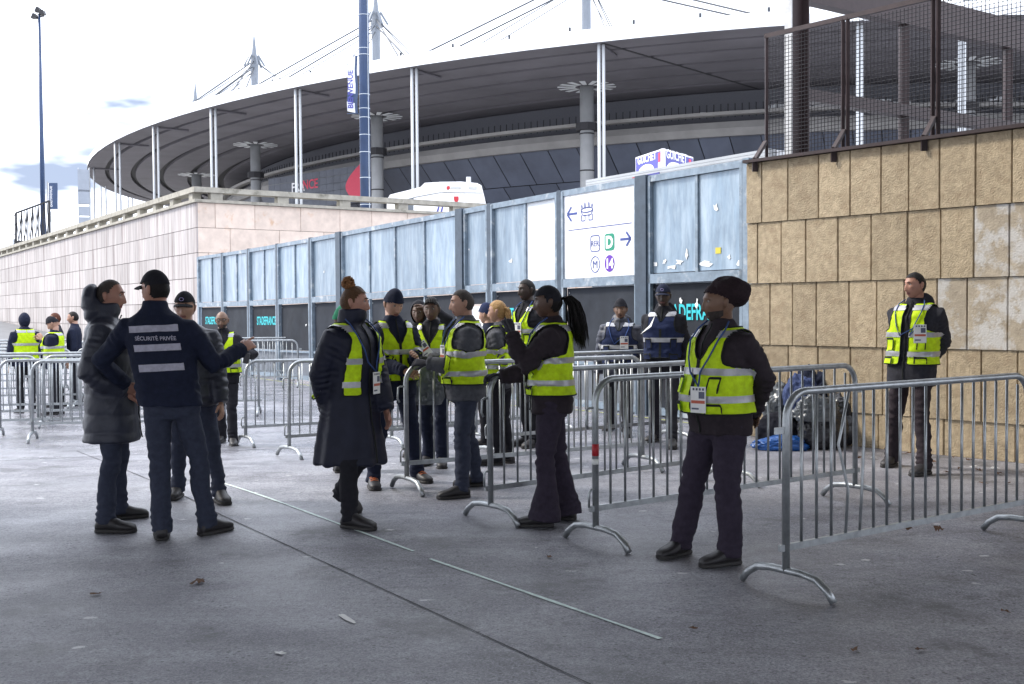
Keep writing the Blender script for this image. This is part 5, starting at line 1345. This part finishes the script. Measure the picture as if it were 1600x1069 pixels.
    if hat == 'cap':
        def fnc(Q): Q = Q.copy(); Q[:, 2] += .012; Q[:, 1] += .004 * (Q[:, 1] > 0); return Q
        hto = hb(head_patch(lambda P: P[:, 2] > .034 - .02 * (P[:, 1] < -.02), 1.085, hs_, .004, seed, fnc), 'cap', hat_m)
        V = []; n_ = 14
        for j in range(5):
            for i in range(n_ + 1):
                a = R(180 - 180 * (.12 + .76 * i / n_)); rx, ry = .083, (.10 + .062 * j / 4); V.append(HM @ (Vector((rx * math.cos(a), .012 + ry * math.sin(a), .046 - .012 * (j / 4) ** 1.5 - .022 * (abs(i / n_ - .5) * 2) ** 2)) * hs_))
        mb = MB(); mb.add(V, [(j * (n_ + 1) + i, j * (n_ + 1) + i + 1, (j + 1) * (n_ + 1) + i + 1, (j + 1) * (n_ + 1) + i) for j in range(4) for i in range(n_)])
        mb.add([Vector(p) - Vector((0, 0, .005)) for p in V], [tuple(reversed(f_)) for f_ in mb.f[:]]); mb.build('visor', hat_m, hto, smooth_=True, fix=False)
        if emblem:
            mb = MB()
            o_ = Vector((0, .115, .082)) * hs_
            for a in range(8): mb.tube([HM @ (o_ + Vector((.017 * math.cos(a * .785), -.004 * abs(math.cos(a * .785)), .013 * math.sin(a * .785)))), HM @ (o_ + Vector((.017 * math.cos(a * .785 + .785), -.004 * abs(math.cos(a * .785 + .785)), .013 * math.sin(a * .785 + .785))))], .0022, 4)
            mb.build('emblem', pm('pale_violet_thread', (.32, .28, .5), .6), hto)
    if hat == 'tam':
        mb = MB(); c = Vector((0, -.074, .058)) * hs_; nn_, mm_ = 30, 18; V = []
        for j in range(mm_ + 1):
            t = math.pi * j / mm_
            for i in range(nn_):
                a = 2 * math.pi * i / nn_; d = Vector((math.sin(t) * math.cos(a), math.sin(t) * math.sin(a), math.cos(t)))
                p = Vector((d.x * .108, d.y * .132, d.z * .094)); k = 1 + .045 * math.sin(7 * a + 3 * t) * math.sin(t) + .02 * math.sin(17 * a + 9 * t) * math.sin(t) + .04 * math.sin(3 * a - 5 * t)
                p = p * k; p = Matrix.Rotation(R(14), 3, 'X') @ p; V.append(c + p * hs_)
        mb.add(V, [(j * nn_ + i, j * nn_ + (i + 1) % nn_, (j + 1) * nn_ + (i + 1) % nn_, (j + 1) * nn_ + i) for j in range(mm_) for i in range(nn_)]); hto = hx(mb).build('knitted_hat', hat_m, root, smooth_=True)
        hb(head_patch(lambda P: (P[:, 2] > .030 + .035 * np.clip(P[:, 1] / .08, -1, 1)) & (P[:, 2] < .085 + .03 * np.clip(P[:, 1] / .08, -1, 1)), 1.10, hs_, .01, seed), 'hat_band', hat_m, hto)
    if hat == 'hood':
        mb = head_patch(lambda P: (P[:, 1] < .055) | (P[:, 2] > .085), 1.25, hs_, .02, seed, lambda Q: Q + np.array([0, -.012, -.002])); hb(mb, 'hood', hat_m)
    if hat == 'headband':
        hb(head_patch(lambda P: (P[:, 2] > .050 - .05 * (P[:, 1] < .02) * 1.0) & (P[:, 1] > -.085), 1.10, hs_, .012, seed), 'head_scarf', hat_m)
    # ---- print on the back of the officer
    if tape:
        def bpt(x, z, off):
            a, b, c = dims(z / H); t = max(-.98, min(.98, x / (a + .01))); u = math.pi + math.acos(-math.copysign(abs(t) ** 1.2, t)) if False else None
            q = Vector((x, -(b + off) * (1 - abs(t) ** 2.4) ** (1 / 2.4) + c, 0)); tt = smooth((z / H - .5) / .25) * sy_
            q = Vector((q.x * math.cos(tt) - q.y * math.sin(tt), q.x * math.sin(tt) + q.y * math.cos(tt), 0)) + ax(z / H); q.z = z + dz; return push(q, off)
        for z0, z1, xl, xr in ((.776, .800, -.165, .150), (.706, .731, -.148, .150), (.632, .658, -.135, .148)):
            mb = MB(); n_ = 16; V = [bpt(xl + (xr - xl) * i / n_, (z0 + (z1 - z0) * j / 2) * H + .01 * i / n_, .010) for j in range(3) for i in range(n_ + 1)]
            mb.add(V, [(j * (n_ + 1) + i, j * (n_ + 1) + i + 1, (j + 1) * (n_ + 1) + i + 1, (j + 1) * (n_ + 1) + i) for j in range(2) for i in range(n_)]); mb.build('reflective_tape', C_patch, jo, smooth_=True, fix=False)
        V, Fc = text_geo('SÉCURITÉ PRIVÉE', .036, .0006, 'CENTER', .96); mb = MB(); mb.add([bpt(x, .746 * H + y + .004, .012) for x, y in V], Fc); mb.build('lettering', C_patch, jo, fix=False)
    return dict(root=root, px=px, tpt=tpt, H=H, arms=arms, jo=jo)
C_hairbr2 = cloth_mat('auburn_bun_hair', (.24, .11, .045), .55, 0, 60, .8, 160)

# ---- far left stewards
person('hooded steward in a yellow vest at the left edge, seen from behind', pos=(38, 19.0), top=488, hat_extra=.03, heading=35, jacket=C_navy, hat='hood', hat_m=C_navy, hair='none', vest='hi', detail=0, bulk=.015)
person('steward in black beanie and yellow vest bending over papers, far left', pos=(84, 18.6), top=492, hat_extra=.04, heading=95, head_pitch=-25, jacket=C_navy, hat='beanie', hair='none', vest='hi', detail=0, bulk=.02, handL=(66, 532, -.1), handR=(64, 530, .15))
person('red-haired person in dark clothes just behind the steward in the black beanie', pos=(88, 20.2), top=489, heading=110, jacket=C_char, hair='short', hair_m=C_hairred, detail=0)
person('dark-haired person half hidden behind the long padded coat', pos=(116, 20.4), top=487, heading=100, jacket=C_navy, hair='short', hair_m=C_hairb, detail=0)
# ---- group on the left
person('man with receding hair in a long dark padded coat, hood down, facing right', feet=[(192, 811), (172, 832)], neck=160, top=434, heading=-78, head_yaw=-6, skin_m=S_pink, jacket=C_puff, trousers=C_slate, coat=(.62, .02, .02), bulk=.035, puff=.135, hair='receding', hair_m=C_hairgr, hood='tall', collar=1.35, handR=(194, 612, -.12), handL=(204, 598, .2), detail=2, shoulder_w=1.02)
person('security officer in a black cap, back turned, grey stripes across his jacket', feet=[(253, 841, 12), (330, 834, -38)], neck=243, top=420, hat_extra=.01, heading=6, head_yaw=58, skin_m=S_pink, jacket=C_navy, trousers=C_slate, hem=.50, handL=(196, 600, .22), hintL=(-1, -.4, -.1), handR=(378, 545, .28), hintR=(.2, -.3, -1), hat='cap', hair='short', hair_m=C_hairb, tape=True, collar=1.15, curl=.9, pointR=True, detail=2, bulk=.008, shoulder_w=1.08)
person('man in a dark padded jacket and emblem cap, mostly hidden behind the security officer', feet=[(345, 785), (276, 778)], neck=289, top=451, hat_extra=.01, heading=196, head_yaw=-12, skin_m=S_fair, jacket=C_puff, trousers=C_slate, puff=.09, bulk=.03, hat='cap', emblem=True, hair='short', handL=(345, 628, -.1), detail=1)
person('bald man with glasses and beard in a yellow vest, standing behind the pointing arm', feet=[(364, 696), (346, 692)], neck=347, top=484, heading=188, skin_m=S_mid, jacket=C_black, trousers=C_black, hair='none', glasses=True, beard=C_hairgr, vest='hi', handL=(383, 552, -.25), handR=(330, 600, -.05), detail=1, bulk=.012)
# ---- centre
person('person in a green hat almost hidden behind the woman with the hair bun', pos=(533, 10.6), top=474, hat_extra=.04, heading=-60, skin_m=S_dark, jacket=C_black, hat='beanie', hat_m=cloth_mat('green_knit', (.02, .16, .09)), hair='none', detail=0)
person('woman with a curly hair bun in a long dark raincoat with yellow vest straps', feet=[(536, 800, 6), (553, 826, 4)], neck=553, top=437, heading=-122, head_yaw=32, skin_m=S_pink, jacket=C_rain, trousers=C_black, coat=(.46, .05, .085), bulk=.035, drape=.010, vest='hi', vest_open=.078, hair='bun', hair_m=C_hairbr, collar=1.45, badge=dict(u=8, z=.618), female=True, handR=(512, 640, -.02), handL=(603, 640, .05), hintR=(1, -.6, 0), hintL=(-1, -.6, 0), lift={'L': .05}, detail=2)
person('person in a dark hood with one arm raised to the head', pos=(655, 11.9), top=468, hat_extra=.03, heading=172, skin_m=S_dark, jacket=C_black, hat='hood', hat_m=C_black, hair='none', handL=(668, 482, -.12), hintL=(-1, 0, -.5), vest='hi', detail=0)
person('older man in a navy knitted beanie and yellow vest, looking down to the right', feet=[(655, 753, 10), (583, 763, -12)], neck=613, top=445, hat_extra=.035, heading=-152, head_yaw=8, head_pitch=-18, skin_m=S_fair, jacket=C_navy, trousers=C_navy, hat='beanie', hat_m=C_navy, hair='none', vest='hi', handL=(648, 556, -.3), handR=(632, 580, -.32), bulk=.01, detail=2, laces=True)
person('young woman with braided hair in a yellow vest looking at the camera', feet=[(690, 730), (667, 727)], neck=675, top=466, heading=172, skin_m=S_dark, jacket=C_black, trousers=C_navy, hair='braids', vest='hi', handL=(695, 600, -.2), handR=(650, 558, -.28), female=True, detail=1, badge=dict(u=0, z=.66, roll=-35, at=(663, 545, -.30)), lanyard=False)
person('grey-haired man with black gloves and yellow vest, facing left by a barrier', feet=[(716, 778, 8), (740, 760, -6)], neck=727, top=447, heading=104, head_yaw=-4, skin_m=S_fair, jacket=C_grey, trousers=C_slate, hair='short', hair_m=C_hairgr, vest='hi', handL=(668, 568, -.12), handR=(672, 562, .2), hintL=(-.3, -1, -.6), gloves=C_glove, puff=.08, bulk=.022, belly=.04, detail=2, badge=dict(u=10, z=.66), curl=.9)
person('blond woman with curled hair and yellow vest, turned away to the left', pos=(781, 10.9), top=470, heading=72, skin_m=S_fair, jacket=C_grey, hair='curls', hair_m=C_hairbl, vest='hi', handL=(756, 548, -.05), hintL=(-.2, -1, -.8), female=True, detail=1)
person('person in a blue beanie partly hidden in front of the white daylight sheet', pos=(763, 12.6), top=471, hat_extra=.04, heading=60, skin_m=S_fair, jacket=C_navy, hat='beanie', hat_m=C_blue, hair='none', detail=0)
person('tall man with short black hair and yellow vest behind the ponytailed woman', pos=(826, 12.4), top=437, heading=128, head_yaw=-8, skin_m=S_deep, jacket=C_black, trousers=C_black, hair='short', vest='hi', badge=dict(u=6, z=.70), detail=1)
person('woman with a long black ponytail in a yellow vest, holding a phone, facing left', feet=[(845, 823, 0), (880, 812, -20)], neck=862, top=447, hat_extra=.0, heading=86, head_yaw=4, skin_m=S_dark, jacket=C_brown, trousers=C_plum, hair='ponytail', hair_m=C_hairb, hat='headband', hat_m=C_black, vest='hi', handL=(800, 522, -.10), hintL=(-.25, .25, -1), handR=(782, 588, .12), hintR=(.2, -.4, -1), flare=.055, leg_r=1.08, female=True, gloves=C_glove, badge=dict(u=0, z=.60, roll=25), detail=2, bulk=.02, curl=.9)
# ---- right
person('man in a black beanie, padded jacket and blue vest standing against the hoarding', feet=[(979, 682), (953, 672)], neck=970, top=455, hat_extra=.035, heading=166, head_yaw=4, skin_m=S_mid, jacket=C_puff, trousers=C_black, puff=.09, bulk=.028, hat='beanie', hair='none', vest='blue', detail=1, lanyard=True, badge=dict(u=14, z=.70), hood=True)
person('tall man in a dark cap and blue vest standing right of the beanie man', feet=[(1050, 700), (1022, 690)], neck=1037, top=439, hat_extra=.01, heading=160, head_yaw=6, skin_m=S_deep, jacket=C_black, trousers=C_char, hat='cap', emblem=True, hat_m=C_navy, hair='short', vest='blue', handR='behind', detail=1, hood=True, bulk=.01)
fm = person('bearded man in a bulky knitted hat and yellow vest, hands behind his back', feet=[(1134, 883, -8), (1060, 868, 10)], neck=1139, top=437, hat_extra=.0, pelvis=.9, heading=122, head_yaw=-24, skin_m=S_mid, jacket=C_brown, trousers=C_plum, hat='tam', hat_m=C_maroon, hair='none', beard=C_hairgr, vest='hi', handL='behind', handR='behind', badge=dict(u=16, z=.60), bulk=.022, belly=.06, leg_r=1.18, detail=2)
person('dark-haired man in a yellow vest standing alone before the tan wall', feet=[(1442, 742, -4), (1392, 728, 8)], neck=1434, top=421, heading=134, head_yaw=-26, skin_m=S_pink, jacket=C_char, trousers=C_brown, hem=.44, hair='short', hair_m=C_hairb, vest='hi', vest_open=.025, handL='behind', handR='behind', badge=dict(u=30, z=.70), detail=2, bulk=.02, hood=True)

# ================================================================== loose things
def lump(name, px_, py_, size, mat, label, cat, seed, Y=None, squash=1.0, fold=.14, z0=0.0, rotz=0, group=None):
    p = gp(px_, Y) if Y else ground(px_, py_); b = bmesh.new(); bmesh.ops.create_icosphere(b, subdivisions=5, radius=1.0)
    me = bpy.data.meshes.new(name); b.to_mesh(me); b.free(); P, Nn = me_np(me)
    n = sinnoise(P, 2.6, seed) * .6 + np.abs(sinnoise(P, 6.0, seed + 3)) * -.55 + np.abs(sinnoise(P, 12.0, seed + 7)) * -.42 + np.abs(sinnoise(P, 24.0, seed + 9)) * -.22
    P = P * (1 + fold * 1.6 * n)[:, None]; P[:, 2] = np.where(P[:, 2] < -.55, -.55 + (P[:, 2] + .55) * .1, P[:, 2]); P = P * np.array(size) ; P[:, 2] -= P[:, 2].min(); set_np(me, P); me.materials.append(mat)
    me.polygons.foreach_set('use_smooth', [True] * len(me.polygons)); o = link(name, me, None, (p.x, p.y, p.z + z0)); o.rotation_euler.z = rotz
    return tag(o, label, cat, group)
M_bag = pm('black_plastic_bag', (.018, .018, .022), .22, 0, .1, 10, .3, 25, coord='obj'); M_clear = pm('grey_plastic', (.085, .095, .105), .22, 0, .4, 12, .4, 20, coord='obj'); M_tarp = pm('blue_plastic_sack', (.01, .08, .30), .3, 0, .2, 10, .3, 20, coord='obj')
lump('rubbish_bag', 1318, 700, (.26, .24, .40), M_bag, 'big black plastic bag at the right end of the heap by the tan wall', 'bag', 11, Y=12.15)
lump('rubbish_bag', 1285, 704, (.30, .24, .30), M_bag, 'shiny black plastic bag in the middle of the heap by the tan wall', 'bag', 12, Y=11.85, fold=.2)
lump('clothes_pile', 1276, 690, (.33, .25, .42), C_navy, 'navy jackets heaped on top of the bags by the tan wall', 'jackets', 13, Y=12.35, fold=.22, z0=.24)
lump('clothes_pile', 1252, 690, (.20, .2, .30), cloth_mat('faded_navy', (.05, .07, .16)), 'faded blue jacket bulging out of the heap by the tan wall', 'jacket', 23, Y=12.2, fold=.25, z0=.30)
lump('plastic_wrap', 1222, 695, (.24, .22, .28), M_clear, 'crumpled clear grey plastic at the left of the heap by the tan wall', 'plastic', 14, Y=12.5, fold=.28, z0=.2)
lump('grey_bag', 1214, 695, (.24, .2, .24), C_char, 'dark grey bag lying under the crumpled plastic by the tan wall', 'bag', 15, Y=12.2, fold=.16)
lump('plastic_wrap', 1272, 695, (.24, .16, .20), M_clear, 'crumpled transparent plastic draped between the jackets and black bag', 'plastic', 24, Y=11.72, fold=.3, z0=.30)
lump('blue_sack', 1222, 695, (.33, .2, .10), M_tarp, 'bright blue plastic sack lying flat before the heap', 'sack', 16, Y=11.75, fold=.25)
# plastic poncho carried by the woman with braids
lump('plastic_poncho', 668, 730, (.20, .12, .26), M_clear, 'folded grey plastic poncho hanging from the arm of the woman with braids', 'poncho', 31, Y=10.05, fold=.28, z0=.66)
# paper sheet in the blue vest pocket
q = at(1013, 512, 12.0); mb = MB(); mb.prism([q + Vector((-.085, 0, -.07)), q + Vector((.02, .02, .03)), q + Vector((.075, .02, .13)), q + Vector((.03, -.01, .01))], (0, .004, 0))
tag(mb.build('paper_sheet', M_paper), 'folded white paper sticking out beside the man in the dark cap', 'paper')
# phone of the ponytailed woman
q = at(796, 511, 7.66); mb = MB(); mb.box(q, (.012, .075, .15), Matrix.Rotation(R(-25), 3, 'Y')); tag(mb.build('phone', M_black), 'black phone held up by the ponytailed woman', 'phone')
q = at(385, 560, 13.55); mb = MB(); mb.box(q, (.07, .02, .13), Matrix.Rotation(R(10), 3, 'Y')); tag(mb.build('phone', M_black), 'small black phone held by the bald man in glasses', 'phone')
# leaves and scraps on the ground
def scrap(name, px_, py_, L_, W_, mat, label, cat, group, curl_=.02):
    p = ground(px_, py_); a = random.uniform(0, 6.28); n_ = 13; V = []
    for i in range(n_):
        t = 2 * math.pi * i / n_; r_ = random.uniform(.45, 1.4); x, y = L_ / 2 * r_ * math.cos(t), W_ / 2 * r_ * math.sin(t); V.append(Vector((x * math.cos(a) - y * math.sin(a), x * math.sin(a) + y * math.cos(a), (.006 if curl_ > .01 else .004) + random.uniform(0, curl_))))
    mb = MB(); mb.prism(V, (0, 0, .0015)); o = mb.build(name, mat, None, loc=p); return tag(o, label, cat, group)
scrap('dry_leaf', 310, 912, .10, .06, M_leaf, 'lone brown dry leaf on the open concrete at lower left', 'leaf', None)
scrap('paper_scrap', 541, 967, .17, .03, M_paper, 'torn white paper strip on the concrete in the lower middle', 'paper', None, .002)
scrap('paper_scrap', 438, 1022, .06, .035, M_paper, 'white crumpled paper scrap near the bottom edge, lower left', 'paper', None, .003)
for px_, py_ in ((1420, 834), (1467, 834)): scrap('dirt_clod', px_, py_, .05, .04, M_leaf, 'small dark clod lying under the nearest barrier', 'clod', 'clods under the nearest barrier', .05)
for px_, py_ in ((1380, 690), (1405, 712), (1418, 698), (1490, 704), (1500, 722), (1513, 708), (1530, 724), (1560, 730), (1575, 745), (1345, 705), (1480, 728), (1535, 745), (1462, 712)):
    scrap('dry_leaf', px_, py_ + 12, random.uniform(.05, .10), random.uniform(.03, .06), M_leaf, 'brown dry leaf among the litter at the foot of the tan wall', 'leaf', 'dry leaves at the foot of the tan wall')
for px_, py_ in ((1395, 706), (1520, 722), (1555, 724), (1365, 708)): scrap('paper_scrap', px_, py_ + 10, .09, .05, M_paper, 'white paper scrap among the litter at the foot of the tan wall', 'paper', 'paper scraps at the foot of the tan wall')

for px_, py_ in ((858, 872), (1085, 985), (1335, 1018), (1438, 1018), (1570, 958), (150, 930)):
    scrap('leaf_bit', px_, py_, random.uniform(.04, .08), random.uniform(.015, .03), M_leaf, 'small dark leaf bit scattered on the open forecourt', 'leaf', 'small dark leaf bits scattered on the forecourt', .012)
